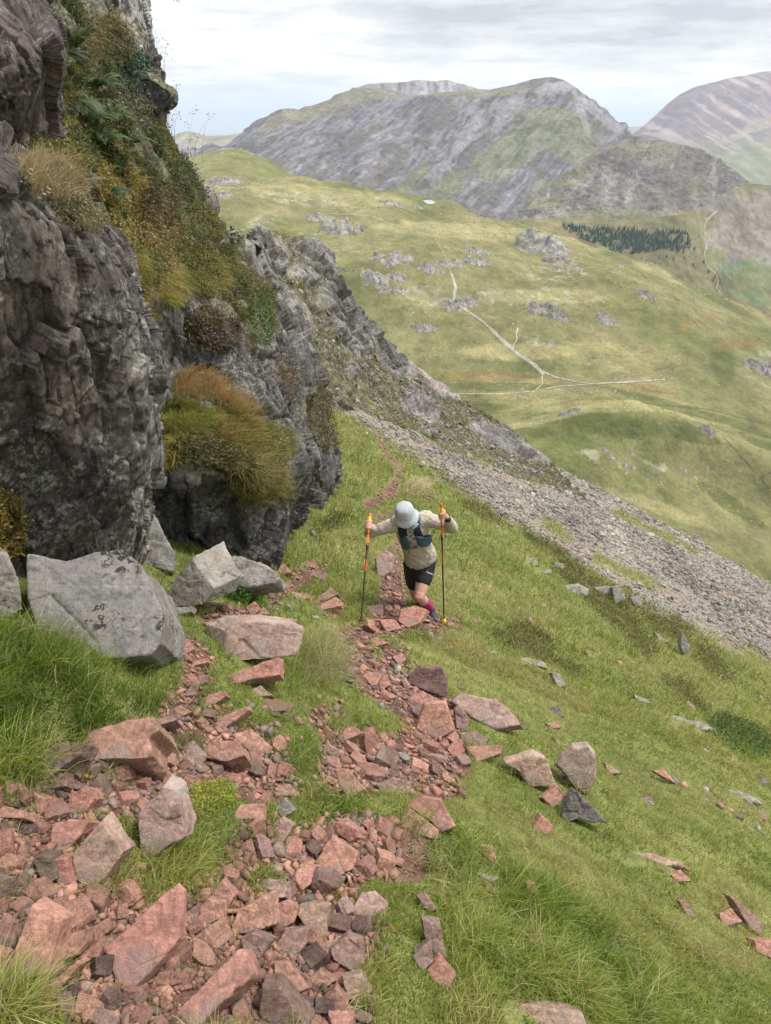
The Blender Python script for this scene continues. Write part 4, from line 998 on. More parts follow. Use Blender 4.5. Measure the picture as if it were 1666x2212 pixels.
# loose stones: shapes cut from blocks by random planes
def cut_block(seed, asp, ncut, hi):
    rr = random.Random(seed); bm = bmesh.new(); bmesh.ops.create_cube(bm, size=2)
    for v in bm.verts: v.co = Vector((v.co.x * asp[0], v.co.y * asp[1], v.co.z * asp[2])) * 1.0 + Vector([rr.uniform(-.12, .12) for _ in range(3)])
    for k in range(ncut):
        n = Vector([rr.gauss(0, 1) for _ in range(3)]).normalized()
        ext = max(v.co.dot(n) for v in bm.verts)
        bmesh.ops.bisect_plane(bm, geom=bm.verts[:] + bm.edges[:] + bm.faces[:], plane_co=n * ext * rr.uniform(.58, .86), plane_no=n, clear_outer=True)
        bmesh.ops.holes_fill(bm, edges=bm.edges[:], sides=0)
    bmesh.ops.triangulate(bm, faces=bm.faces[:])
    bmesh.ops.recalc_face_normals(bm, faces=bm.faces)
    if hi:
        me = remesh(bm, .055, 0, 'stone'); co = get_co(me); no = get_no(me)
        d = .05 * facets(co / .75, seed, .5)[0] + .022 * facets(co / .28, seed + 1)[0] + .03 * fbm(co / .6, 3, seed + 2) + .012 * fbm(co / .13, 2, seed + 3)
        set_co(me, co + no * d[:, None]); return me
    v = np.array([x.co[:] for x in bm.verts]); bm.verts.index_update()
    f = np.array([[q.index for q in x.verts] for x in bm.faces]); bm.free(); return v, f
ASP = [(1, .75, .45), (1, .6, .5), (1, .85, .35), (.9, .7, .6), (1, .5, .4), (1, .8, .55), (1, .9, .5), (.9, .6, .65), (1, .7, .3), (.95, .8, .6)]
HI = [cut_block(100 + i, ASP[i % 10], 6, True) for i in range(12)]
LO = [cut_block(300 + i, (ASP[i % 10][0], ASP[i % 10][1], ASP[i % 10][2] * .8), 3, False) for i in range(16)]
for m_ in HI: m_.materials.append(MAT['stone_u'])
SA_ = np.array(STONES)
taken = [list(s) for s in STONES]
cellsz = 60; buckets = {}
def bput(x, y, r):
    buckets.setdefault((int(x // cellsz), int(y // cellsz)), []).append((x, y, r))
for s in taken: bput(*s)
def free(x, y, r, k=.8):
    bx, by = int(x // cellsz), int(y // cellsz)
    for i in range(bx - 2, bx + 3):
        for j in range(by - 2, by + 3):
            for (a, b, q) in buckets.get((i, j), ()):
                if (a - x) ** 2 + (b - y) ** 2 < ((q + r) * k) ** 2: return False
    return True
_lx, _ly = np.meshgrid(np.arange(-300, 2000, 3.0), np.arange(800, 2500, 3.0))
PDIST = np.maximum(capsw(_lx, _ly, PATH), -capsw(_lx, _ly, ISLE))
def pathdist(x, y):
    i = np.clip((np.asarray(y) - 800) / 3, 0, PDIST.shape[0] - 1); j = np.clip((np.asarray(x) + 300) / 3, 0, PDIST.shape[1] - 1)
    return PDIST[np.asarray(i).astype(int), np.asarray(j).astype(int)]
def tint(rr):
    q = rr.random()
    c = SC_['R'] if q < .74 else SC_['V'] if q < .83 else SC_['P'] if q < .89 else SC_['B'] if q < .96 else SC_['T'] if q < .985 else SC_['G']
    k = rr.uniform(.60, 1.15); return (c[0] * k, c[1] * k * rr.uniform(.94, 1.06), c[2] * k)
REG = [('lower left rubble', 'small loose pink stone among the rubble at the bottom left', 'loose stones of the foreground rubble', lambda x, y: y > 1850),
       ('upper left rubble', 'small loose pink stone of the rubble below the grass bank', 'loose stones below the grass bank', lambda x, y: y > 1600 and x < 640),
       ('mud', 'small loose pink stone around the muddy hollow of the path', 'loose stones around the muddy hollow', lambda x, y: y > 1560),
       ('bend', 'small loose stone on the path between the dark block and the runner', 'loose stones on the path below the runner', lambda x, y: x > 690),
       ('branch', 'small loose stone on the left branch of the path', 'loose stones on the left branch of the path', lambda x, y: True)]
rr = random.Random(5)
def orient(n, rr, tl=.35):
    z = (n + Vector([rr.gauss(0, tl) for _ in range(3)])).normalized()
    x = Vector([rr.gauss(0, 1) for _ in range(3)]); x = (x - z * x.dot(z)).normalized(); y = z.cross(x)
    return Matrix((x, y, z)).transposed()
count = 0; fine = []
sizes = [30] * 40 + [24] * 130 + [18] * 420 + [13] * 1900 + [9] * 3600 + [6] * 5200
for rpx in sizes:
    for t_ in range(14):
        if rr.random() < .72: x, y = rr.uniform(-60, 860), rr.uniform(1640, 2260)
        else: x, y = rr.uniform(340, 1000), rr.uniform(1210, 1730)
        r = rpx * rr.uniform(.75, 1.2) * min(1.0, max(.32, (y - 900) / 1000))
        if pathdist(x, y) > (-r * .4 if rpx > 14 else rr.uniform(-1, 1) * r * 1.2 + (rr.random() < .06) * 16): continue
        if free(x, y, r, .78 if rpx > 12 else .62): break
    else: continue
    bput(x, y, r)
    loc, n = ghit(x, y)
    D = loc.y * CP - loc.z * SP; s = r * D / FPX
    if count < 150 and rpx >= 18:
        count += 1
        o = bpy.data.objects.new('stone', HI[rr.randrange(12)]); COL.objects.link(o)
        o.matrix_world = Matrix.Translation(loc + n * s * .28) @ orient(n, rr).to_4x4() @ Matrix.Scale(s * 1.12, 4)
        o.color = (*tint(rr), 1)
        for nm, lab, grp, f in REG:
            if f(x, y): tag(o, lab, 'stone', grp); break
    else: fine.append((loc, n, s))
# a sprinkling of fragments over the bare earth, and a few in the turf beside it
for k in range(9000):
    x, y = (rr.uniform(-60, 980), rr.uniform(1560, 2250)) if rr.random() < .6 else (rr.uniform(360, 1000), rr.uniform(960, 1600))
    if pathdist(x, y) > rr.choice((-2, 0, 3, 8, 18)): continue
    loc, n = ghit(x, y); D = loc.y * CP - loc.z * SP
    fine.append((loc, n, rr.uniform(1.6, 4.6) * min(1, max(.4, (y - 900) / 900)) * D / FPX))
for k in range(2600):
    x, y = rr.uniform(740, 950), rr.uniform(930, 1330)
    if pathdist(x, y) > rr.choice((0, 1, 3)): continue
    loc, n = ghit(x, y); D = loc.y * CP - loc.z * SP
    fine.append((loc, n, rr.choice((1.1, 1.5, 2.2, 3.4)) * D / FPX))
def pile(name, items, rr, tints, mat, lift=.3, tl=.45, mul=None):
    vs, fs, cs, k = [], [], [], 0
    for q_, (loc, n, s) in enumerate(items):
        v, f = LO[rr.randrange(len(LO))]
        M = np.array(orient(n, rr, tl)) * s
        w = v @ M.T + np.array(loc + n * s * lift)
        vs.append(w); fs.append(f + k); k += len(v); cs.append(np.repeat([np.array(tints(rr)) * (1 if mul is None else mul[q_])], len(v), 0))
    me = mesh_np(name, np.concatenate(vs), np.concatenate(fs), np.concatenate(cs))
    o = link(name, me, mat); tag(o, kind='stuff'); return o
pile('rubble', fine, rr, tint, MAT['rubble'])
# scree: countless stones on the bare gully
px_, py_ = proj(Pg)
ar = np.abs((px_[1:, 1:] - px_[:-1, :-1]) * (py_[1:, :-1] - py_[:-1, 1:]) - (py_[1:, 1:] - py_[:-1, :-1]) * (px_[1:, :-1] - px_[:-1, 1:])) * .5
vis = (px_[1:, 1:] > -350) & (px_[1:, 1:] < 2050) & (py_[1:, 1:] > 780) & (py_[1:, 1:] < 2480) & (gy[1:, 1:] > .35)
def sample_ground(n, wt, seed):
    rg = np.random.default_rng(seed)
    p = (np.minimum(ar, 4000) * vis * wt).ravel(); p = p / p.sum()
    k = rg.choice(len(p), n, p=p); i, j = k // (nu - 1), k % (nu - 1)
    a, b = rg.random(n)[:, None], rg.random(n)[:, None]
    return (Pg[i, j] * (1 - a) * (1 - b) + Pg[i + 1, j] * a * (1 - b) + Pg[i, j + 1] * (1 - a) * b + Pg[i + 1, j + 1] * a * b), i, j
swb = sw.copy()
for k in range(1, 8): swb = swb + .5 * (np.roll(sw, k, 0) + np.roll(sw, -k, 0) + np.roll(sw, k, 1) + np.roll(sw, -k, 1)) * (1 - k / 9)
swb = (swb / 9.0)
S, i_, j_ = sample_ground(44000, (np.maximum(sw, swb * .55) * (1 - pw) * (gy > 8))[1:, 1:], 5)
up = Vector((.42, .25, .87)).normalized(); rr = random.Random(9)
D = S[:, 1] * CP - S[:, 2] * SP
zone = fbm(S / 5.5, 3, 311)
its = []
for q, d_, z_ in zip(S, D, zone):
    r = (1.2 + 3.2 * rr.random() ** 3.0) * (1.35 if z_ > .0 else .7) + (rr.random() < .02) * 4
    its.append((Vector(q), up, r * d_ / FPX))
def scree_tint(rr):
    k = rr.uniform(.62, 1.15); q = rr.random()
    c = (.255, .245, .212) if q < .6 else (.200, .192, .168) if q < .8 else (.245, .188, .148) if q < .95 else (.13, .122, .118)
    return (c[0] * k, c[1] * k, c[2] * k)
run = fbm(np.stack([(S[:, 0] - .35 * S[:, 1]) / 2.2, (S[:, 1] + S[:, 0] * .6) / 26, S[:, 0] * 0], -1), 4, 315)
pile('scree', its, rr, scree_tint, MAT['rubble'], .2, .5, 1 + .9 * run)
# stones lying about the turf and on the craggy rib
S, _, _ = sample_ground(4200, ((1 - pw) * (1 - sw) * (gy > 1.5))[1:, 1:], 6)
its = []
keep = fbm(S / 1.4, 3, 312)
for q, z_ in zip(S, keep):
    if z_ < .14: continue
    d_ = q[1] * CP - q[2] * SP
    its.append((Vector(q), up, rr.choice((1.8, 2.5, 3.5, 5, 8, 11) if q[1] < 9 else (1.8, 2.2, 3, 4.5, 7)) * (1.0 if q[1] < 12 else .8) * d_ / FPX))
def turf_tint(rr):
    return tint(rr) if rr.random() < .45 else scree_tint(rr)
pile('scattered_stones', its, rr, turf_tint, MAT['rubble'], .05, .35)
qx, qy = proj(PE)
okk = np.argwhere((SE > .25) & (qx > 380) & (qx < 1300) & (np.arange(PE.shape[0])[:, None] > 60) & (np.arange(PE.shape[0])[:, None] < 255))
its = []
for k in rr.sample(range(len(okk)), 3600):
    i, j = okk[k]; q = PE[i, j]; d_ = q[1] * CP - q[2] * SP
    if perlin(q / 2.4, 313) < rr.uniform(-.25, .2): continue
    its.append((Vector(q), Vector(NE[i, j]), (1.4 + 5.5 * rr.random() ** 3.5) * d_ / FPX))
pile('scattered_stones', its, rr, scree_tint, MAT['rubble'], .1, .5)
# rusty puddle in the path
pc, pn = ghit(585, 1529)
mp_ = Mat('puddle_water', .04, .6); mp_.color((.115, .045, .018)); mp_.bump(mp_.noise(30, 2), .03, .002)
ring = [(pc.x + .10 * math.cos(a) * (1 + .2 * math.sin(2 * a + 1)), pc.y + .05 * math.sin(a) * (1 + .2 * math.cos(3 * a)), pc.z + .012) for a in np.linspace(0, 2 * math.pi, 30, endpoint=False)]
tag(link('puddle', mesh_np('puddle', ring, np.array([list(range(30))])), mp_.m), kind='structure')
# ================================================================ grass and other plants
def unit(v): return v / (np.linalg.norm(v, axis=-1, keepdims=True) + 1e-9)
def blades(pos, L, W, az, lean, col, K=3, up=None, rg=RNG, droop=0.0, tip=.12):
    """tapering bent strips; K cross-sections below the tip"""
    n = len(pos)
    up = np.broadcast_to(np.array([0, 0, 1.0]), (n, 3)) if up is None else up
    d = np.stack([np.cos(az), np.sin(az), np.zeros(n)], -1)
    a2 = rg.random(n) * 2 * np.pi
    side = np.stack([np.cos(a2), np.sin(a2), rg.normal(0, .25, n)], -1); side = unit(side)
    vs = np.empty((n, 2 * K + 1, 3)); cs = np.empty((n, 2 * K + 1, 3))
    for k in range(K + 1):
        t = k / K
        c = pos + up * (L * (t - .38 * lean * t * t))[:, None] + d * (L * lean * (.30 * t + .65 * t * t))[:, None]
        c[:, 2] -= droop * L * t * t
        w = W * (1 - t ** 1.6) * .5
        cc = col * (1 + tip * (t - .4)) + np.array([.02, .012, -.004]) * t * tip * 6
        if k < K:
            vs[:, 2 * k] = c - side * w[:, None]; vs[:, 2 * k + 1] = c + side * w[:, None]; cs[:, 2 * k] = cs[:, 2 * k + 1] = cc
        else: vs[:, 2 * K] = c; cs[:, 2 * K] = cc
    f = []
    for k in range(K - 1): f += [(2 * k, 2 * k + 1, 2 * k + 3), (2 * k, 2 * k + 3, 2 * k + 2)]
    f.append((2 * K - 2, 2 * K - 1, 2 * K))
    F = (np.arange(n)[:, None, None] * (2 * K + 1) + np.array(f)[None]).reshape(-1, 3)
    return vs.reshape(-1, 3), F, np.clip(cs.reshape(-1, 3), .004, .9)
def leaves(pos, nrm, size, col, rg=RNG, asp=.55):
    """small diamond leaves turned every way"""
    n = len(pos)
    a = unit(rg.normal(0, 1, (n, 3)) + nrm * .5); b = unit(np.cross(a, rg.normal(0, 1, (n, 3))))
    s = size[:, None]
    v = np.stack([pos - a * s, pos + b * s * asp, pos + a * s, pos - b * s * asp], 1)
    F = (np.arange(n)[:, None, None] * 4 + np.array([[0, 1, 2, 3]])[None]).reshape(-1, 4)
    return v.reshape(-1, 3), F, np.repeat(col, 4, 0)
def merge(parts):
    V_, T, Q, C_, k = [], [], [], [], 0
    for v, f, c in parts:
        (T if f.shape[1] == 3 else Q).append(f + k); V_.append(v); C_.append(c); k += len(v)
    fl = [np.concatenate(x) for x in (T, Q) if x]
    return np.concatenate(V_), fl, np.concatenate(C_)
def pal(cols, n, rg, f=None):
    """pick between palette colours, with a little jitter; f in 0..1 steers along the palette"""
    c = np.array(cols); m = len(c) - 1
    t = rg.random(n) if f is None else np.clip(f + rg.normal(0, .22, n), 0, 1)
    t = t * m; i = np.minimum(t.astype(int), max(m - 1, 0)); fr = (t - i)[:, None]
    out = c[i] * (1 - fr) + c[np.minimum(i + 1, m)] * fr
    return out * rg.uniform(.78, 1.2, (n, 1))

SB_ = np.array([s for q, s in enumerate(STONES) if not any(a <= q < b for a, b in BIG)]); SB_[:, 2] *= .62
_sm = np.zeros(PDIST.shape, bool)
for (x, y, r) in SB_:
    i0, i1 = int((y - r - 800) / 3), int((y + r - 800) / 3) + 2; j0, j1 = int((x - r + 300) / 3), int((x + r + 300) / 3) + 2
    i0, j0 = max(i0, 0), max(j0, 0)
    _sm[i0:i1, j0:j1] |= (_lx[i0:i1, j0:j1] - x) ** 2 + (_ly[i0:i1, j0:j1] - y) ** 2 < r * r
def on_stone(px, py):
    i = np.clip((py - 800) / 3, 0, PDIST.shape[0] - 1).astype(int); j = np.clip((px + 300) / 3, 0, PDIST.shape[1] - 1).astype(int)
    return _sm[i, j]
GREEN = [(.068, .118, .014), (.125, .198, .024), (.205, .268, .042), (.295, .308, .082), (.38, .345, .145)]
STRAW = [(.40, .34, .17), (.48, .42, .25), (.34, .27, .13)]
LONG = [(120, 1470, 280, 130, 0), (300, 1440, 110, 70, 20), (60, 1640, 110, 90, 0), (690, 1440, 60, 60, 30), (620, 1470, 60, 40, 0), (560, 1550, 70, 20, 0), (960, 1820, 120, 60, 40), (660, 1640, 26, 60, 10), (380, 1860, 70, 80, 0), (1200, 2050, 300, 110, 30), (30, 2180, 70, 60, 0), (730, 1740, 60, 30, 0), (400, 1605, 50, 22, 0), (770, 1560, 90, 22, 8)]
def turf(name, n, wt, seed, K, lmul, wmul, ylo, yhi):
    rg = np.random.default_rng(seed)
    S, i, j = sample_ground(n, wt, seed)
    px, py = proj(S); y = S[:, 1]
    ok = (y > ylo) & (y < yhi) & ~on_stone(px, py)
    S, px, py = S[ok], px[ok], py[ok]; i, j = i[ok], j[ok]; y = S[:, 1]; m = len(S)
    D = y * CP - S[:, 2] * SP
    F = S.copy(); F[:, 2] = 0
    cl = fbm(F / .17, 2, 401); big = fbm(F / .8, 4, 41); huge = fbm(F / .3 + 5, 4, 42) * .0 + fbm(F / 2.5, 3, 402)
    lg = blot(px, py, LONG, fbm(F / .4, 3, 403)) * sstep(9, 6, y)
    L = (.026 + .0042 * D) * lmul * rg.uniform(.5, 1.45, m) * (1 + 1.0 * np.clip(cl * 2.4, -.55, 1.2)) * (1 + 1.1 * lg)
    W = np.maximum(.0030, .00086 * D) * wmul * rg.uniform(.6, 1.3, m)
    az = np.pi * (-.18) + rg.normal(0, 1.5, m) + 2.6 * fbm(F / .45, 2, 404)     # combed downhill, in swirls
    lean = np.clip(rg.normal(.62, .28, m) + .25 * lg, .05, 1.25)
    f = .45 + .75 * big + .55 * cl + .60 * huge + .14 * sstep(2, 8, y) - .04 * lg
    f = f + .42 * blot(px, py, [(1200, 1850, 150, 60, 30), (1400, 1700, 160, 60, 30), (1150, 1500, 160, 60, 30), (980, 1400, 60, 30, 0), (1580, 2000, 120, 90, 40), (700, 1420, 70, 70, 30)], big)
    f = f - .32 * blot(px, py, [(960, 1840, 110, 50, 45), (250, 1560, 160, 60, 0), (1230, 2000, 200, 50, 30), (1600, 1590, 80, 40, 30), (560, 1860, 40, 30, 0), (400, 1610, 60, 26, 0), (60, 1560, 100, 70, 0)], big)
    col = pal(GREEN, m, rg, f)
    dry = rg.random(m) < (.07 + .30 * sstep(.05, .4, huge) + .25 * sstep(.12, .4, fbm(F / .35, 3, 405)) + .08 * sstep(5, 12, y))
    col[dry] = pal(STRAW, int(dry.sum()), rg); L[dry] *= 1.25; W[dry] *= .7
    hh = hw[i, j]; hd = rg.random(m) < hh * .75
    col[hd] = pal([(.085, .105, .026), (.140, .140, .045), (.12, .09, .05)], int(hd.sum()), rg)
    edge = sstep(-14, 10, -pathdist(px, py)) * (y < 9) * .0
    o = link(name, mesh_np(name, *(lambda q: (q[0], q[1], q[2]))(blades(S, L, W, az, lean, col, K, None, rg))), MAT['leaf'])
    tag(o, kind='stuff'); return o
wgrass = np.clip(1 - pw * 1.15, 0, 1) * np.clip(1 - sw * 1.1, 0, 1)
grass1 = turf('grass', 270000, wgrass[1:, 1:] * (gy < 6.0)[1:, 1:], 21, 3, 1.0, 1.0, .3, 6.0)
grass2 = turf('grass', 170000, wgrass[1:, 1:] * ((gy >= 5.0) & (gy < 60))[1:, 1:], 22, 2, 1.25, 1.15, 5.0, 60)
# bilberry and moss mats in the darker patches of the slope
rg = np.random.default_rng(61)
S, i, j = sample_ground(26000, (hw * (gy > 2.5))[1:, 1:], 62)
D = S[:, 1] * CP - S[:, 2] * SP; nl_ = len(S)
S = S + np.array([0, 0, 1.0]) * ((.03 + .004 * D) * rg.random(nl_))[:, None]
bb = leaves(S, np.tile([.4, .3, .8], (nl_, 1)), .0013 * D * rg.uniform(.7, 1.5, nl_), pal([(.080, .110, .026), (.145, .165, .040), (.200, .185, .066), (.15, .115, .06)], nl_, rg, np.clip(.5 + 1.4 * fbm(S / .6, 3, 63), 0, 1)), rg)
tag(link('bilberry', mesh_np('bilberry', *bb), MAT['leaf']), kind='stuff')
# sparse grass creeping over the edge of the bare earth
grass3 = turf('grass', 9000, (pw * (1 - wgrass))[1:, 1:] * np.clip(1 - np.abs(pw - .5) * 1.9, 0.01, 1)[1:, 1:] * (gy < 9)[1:, 1:], 23, 3, .9, 1.0, .3, 9)

def surf_pick(P, N, ell, n, rg, wob=.35, wt=None):
    qx, qy = proj(P)
    w = blot(qx, qy, ell, fbm(P / wob, 3, 411) * 1.6 + fbm(P / .09, 2, 412) * .9) if ell else np.ones(qx.shape)
    if wt is not None: w = w * wt
    w = w * ((N * P).sum(-1) < 0)
    du = np.linalg.norm(np.cross(np.gradient(P, axis=1), np.gradient(P, axis=0)), axis=-1)
    p = (w * du).ravel(); p = p / p.sum()
    k = rg.choice(len(p), n, p=p); i, j = k // P.shape[1], k % P.shape[1]
    e = np.sqrt(du[i, j])[:, None]
    return P[i, j] + rg.normal(0, .5, (n, 3)) * e, N[i, j]
CREV = [0]
def clump(name, label, cat, surf, ell, nl=0, nb=0, ls=.014, bl=.16, lcol=None, bcol=None, depth=.08, droop=.5, bw=.0045, group=None, kind=None, lump=.16, wt=None, flow=None, lean=.8):
    CREV[0] += 1; rg = np.random.default_rng(500 + CREV[0])
    P, N = surf; parts = []
    if nl:
        p, q = surf_pick(P, N, ell, nl, rg, wt=wt)
        h = np.clip(.35 + 1.3 * fbm(p / lump, 3, 520 + CREV[0]), 0, 1.3)
        out = (q * .8 + np.array([0, 0, .45]))
        p = p + out * (depth * h * rg.random(nl) ** .45)[:, None]
        f = np.clip(.5 + 1.1 * fbm(p / (lump * 1.2), 3, 540 + CREV[0]), 0, 1)
        D = p[:, 1] * CP - p[:, 2] * SP
        parts.append(leaves(p, q, np.maximum(ls * rg.uniform(.6, 1.4, nl), .0008 * D), pal(lcol, nl, rg, f), rg))
        if flow is not None:
            m = rg.random(nl) < .10
            parts.append(leaves(p[m] + out[m] * .02, q[m], np.full(m.sum(), ls * .7), pal(flow, int(m.sum()), rg), rg))
    if nb:
        p, q = surf_pick(P, N, ell, nb, rg, wt=wt)
        k2 = fbm(p / lump, 3, 560 + CREV[0])
        az = np.arctan2(q[:, 1], q[:, 0]) + rg.normal(0, 1.1, nb)
        up = unit(q * .35 + np.array([0, 0, 1.0]))
        D = p[:, 1] * CP - p[:, 2] * SP
        f = np.clip(.5 + 1.3 * k2, 0, 1)
        parts.append(blades(p, bl * rg.uniform(.5, 1.3, nb) * (1 + .6 * k2), np.maximum(bw * rg.uniform(.6, 1.3, nb), .0007 * D), az, np.clip(rg.normal(lean * .8, .4, nb), .0, 1.5), pal(bcol, nb, rg, f), 4, up, rg, droop))
    v, f, c = merge(parts)
    org = v.mean(0)
    o = link(name, mesh_np(name, v - org, f, c), MAT['leaf']); o.location = org.tolist()
    tag(o, label, cat, group, kind); return o
SBf, SAf, SEf = (PB, NB), (PA, NA), (PE, NE)
OLIVE = [(.070, .080, .024), (.140, .138, .042), (.215, .190, .064)]
GOLD = [(.130, .115, .030), (.270, .210, .062), (.380, .300, .115)]
DARKG = [(.030, .060, .018), (.062, .120, .028), (.115, .190, .045)]
HEATHC = [(.060, .054, .026), (.125, .105, .046), (.180, .138, .082)]
PURP = [(.085, .068, .045), (.150, .112, .088), (.230, .165, .150)]
TAN = [(.20, .15, .075), (.32, .25, .13), (.40, .32, .19)]
LGRASS = [(.095, .130, .024), (.200, .205, .040), (.300, .250, .066), (.38, .26, .095)]
RUSS = [(.21, .165, .048), (.36, .23, .085), (.46, .30, .14)]
G1 = [(.080, .115, .022), (.160, .185, .036), (.240, .225, .055)]; G2 = [(.20, .155, .045), (.31, .20, .065), (.40, .27, .11)]; G3 = [(.105, .095, .035), (.185, .155, .055), (.26, .21, .085)]
clump('grass_tussock', 'green grass tussock at the upper left of the hanging clumps on the ledge', 'grass', SBf, [(400, 905, 74, 38, 10)], 1200, 5600, .011, .16, OLIVE, G1, .08, .3, bw=.0045, lump=.1)
clump('grass_tussock', 'orange tinted grass tussock in the middle of the hanging clumps on the ledge', 'grass', SBf, [(500, 930, 54, 42, 25)], 1500, 4200, .011, .15, OLIVE, G2 + G1, .08, .25, bw=.0045, lump=.1)
clump('grass_tussock', 'gold green grass tussock at the right end of the hanging clumps on the ledge', 'grass', SBf, [(580, 965, 50, 52, 40)], 3000, 3600, .011, .15, GOLD, G3 + G1, .1, .35, bw=.0045, lump=.1)
clump('grass_tussock', 'dull brown mat of drooping grass lowest among the hanging clumps on the ledge', 'grass', SBf, [(560, 1045, 64, 56, 40)], 5000, 3600, .011, .14, OLIVE, G3, .1, .6, bw=.0045, lump=.1)
clump('heather', 'dark leafy mat under the green tussock at the left of the ledge', 'heather', SBf, [(430, 975, 76, 34, 15), (500, 1000, 50, 30, 20)], 7000, 1500, .012, .12, [(.035, .045, .016), (.085, .085, .030), (.150, .125, .050)], G3, .12, .4)
clump('moss_hummock', 'pale cream moss patch among the hanging clumps on the ledge', 'moss', SBf, [(605, 975, 20, 30, 0)], 2200, 0, .010, lcol=[(.26, .22, .12), (.38, .33, .2)], depth=.10)
clump('grass_tussock', 'russet dry grass with seed heads above the hanging clumps on the ledge', 'grass', SBf, [(425, 838, 60, 28, 10), (505, 872, 70, 20, 20)], 500, 2600, .010, .17, TAN, RUSS + [(.2, .17, .06)], .06, .1, bw=.0035, lump=.1)
clump('grass_tussock', 'narrow tuft of hanging green grass left of the hanging clumps on the ledge', 'grass', SBf, [(365, 985, 34, 44, 30)], 900, 2200, .012, .14, OLIVE, LGRASS, .06, .4)
clump('heather', 'bright green bushy heather with pale flowers on the lip of the rock wall', 'heather', SBf, [(562, 702, 30, 56, 0)], 6500, 0, .012, lcol=DARKG, depth=.26, flow=[(.45, .38, .42), (.30, .40, .18)])
clump('heather', 'faded pinkish heather below the dark hollow of the crag', 'heather', SBf, [(455, 715, 58, 44, 20)], 6500, 300, .012, .14, PURP, TAN, .16)
clump('heather', 'olive heather cushion above the bright green bushy heather', 'heather', SBf, [(520, 632, 74, 54, 35)], 8000, 500, .012, .14, HEATHC, OLIVE, .18)
clump('heather', 'dark brown heather covering the right end of the rock wall', 'heather', SBf, [(698, 905, 40, 70, -15)], 6000, 0, .016, lcol=HEATHC, depth=.28)
clump('heather', 'pink flowering heather on the shoulder left of the dark brown heather', 'heather', SBf, [(622, 820, 30, 50, -10)], 3000, 0, .013, lcol=PURP, depth=.16)
clump('moss_hummock', 'golden moss hummock hanging over the dark hollow of the crag', 'moss', SBf, [(285, 495, 58, 60, 20)], 9000, 400, .010, .1, GOLD, LGRASS, .14)
clump('moss_hummock', 'pale golden hanging moss right of the dark hollow', 'moss', SBf, [(345, 570, 44, 62, -20)], 7000, 500, .010, .12, [(.14, .11, .045), (.26, .205, .095), (.36, .29, .155)], GOLD, .12)
clump('moss_hummock', 'yellow brown moss and grass covering the slope above the golden moss hummock', 'moss', SBf, [(265, 410, 60, 50, 35)], 9000, 1500, .011, .13, GOLD, LGRASS, .14)
clump('moss_hummock', 'tan mossy hummock right of the golden moss hummock under the skyline shrub', 'moss', SBf, [(345, 490, 46, 46, 20)], 8000, 1500, .011, .14, [(.16, .12, .05), (.28, .21, .09), (.38, .29, .14)], TAN, .16)
clump('shrub', 'dark green bushy growth between the skyline shrub and the olive heather', 'shrub', SBf, [(430, 520, 50, 70, 30)], 8000, 800, .013, .14, OLIVE, LGRASS, .18)
clump('grass_tussock', 'green hanging grass on the shoulder left of the olive heather', 'grass', SBf, [(455, 600, 44, 44, 20)], 1500, 4500, .011, .16, OLIVE, LGRASS, .1, .6)
clump('grass_tussock', 'green grass fringe running down beside the front buttress', 'grass', SBf, [(292, 650, 28, 100, -5)], 2500, 5200, .011, .15, OLIVE, LGRASS, .09, .6)
clump('grass_tussock', 'small green grass cushion below the pale golden moss', 'grass', SBf, [(375, 620, 34, 40, 0)], 800, 4200, .011, .14, OLIVE, LGRASS, .08, .8)
clump('grass_tussock', 'dry tan grass on the ledge above the front buttress', 'grass', SAf, [(120, 395, 80, 50, 30)], 1500, 2200, .009, bl=.13, lcol=TAN, bcol=TAN + [(.14, .12, .05)], droop=.1, bw=.003, lump=.1)
clump('moss_hummock', 'grey green moss cushion on the top edge of the front buttress', 'moss', SAf, [(170, 455, 60, 44, 40)], 7000, 300, .008, .1, [(.10, .095, .045), (.19, .17, .085), (.27, .245, .14)], TAN, .09)
clump('shrub', 'grey green shrub hanging on the skyline of the crag', 'shrub', SBf, [(398, 405, 42, 60, -25)], 8000, 500, .013, .16, [(.040, .055, .026), (.075, .090, .042), (.120, .125, .062)], OLIVE, .25)
clump('shrub', 'dull brown heathery shrub left of the skyline shrub', 'shrub', SBf, [(330, 455, 50, 54, 20)], 8000, 500, .013, .14, HEATHC, TAN, .2)
clump('shrub', 'pale grey shrub under the mossy overhang', 'shrub', SBf, [(275, 235, 40, 62, -25)], 7000, 300, .013, .15, [(.085, .085, .062), (.150, .145, .105), (.205, .19, .13)], TAN, .2)
clump('grass_tussock', 'brown grass hanging over the edge near the top of the crag', 'grass', SBf, [(235, 85, 60, 60, 30)], 3000, 2500, .013, .2, HEATHC, TAN, .14, .7)
clump('shrub', 'blue green leafy shrub at the foot of the pale pillar', 'shrub', SBf, [(262, 150, 46, 60, -30)], 7000, 0, .016, lcol=[(.018, .042, .026), (.038, .080, .042), (.070, .120, .062)], depth=.22)
clump('moss_hummock', 'yellow green moss strip along the left of the ferny slope', 'moss', SBf, [(110, 300, 50, 44, 30), (150, 370, 44, 40, 40)], 7000, 300, .011, .1, [(.12, .115, .028), (.21, .19, .05), (.29, .25, .085)], GOLD, .12)
clump('shrub', 'golden bush at the left edge above the whitish rock', 'shrub', SAf, [(10, 1140, 44, 70, 0)], 5000, 0, .011, lcol=[(.10, .075, .018), (.20, .15, .035), (.27, .21, .07)], depth=.16)
clump('shrub', 'low dark green bilberry mat far right in the grass', 'shrub', (Pg, grid_normals(Pg)), [(1600, 1592, 76, 34, 25)], 5000, 0, .014, lcol=DARKG, depth=.10)
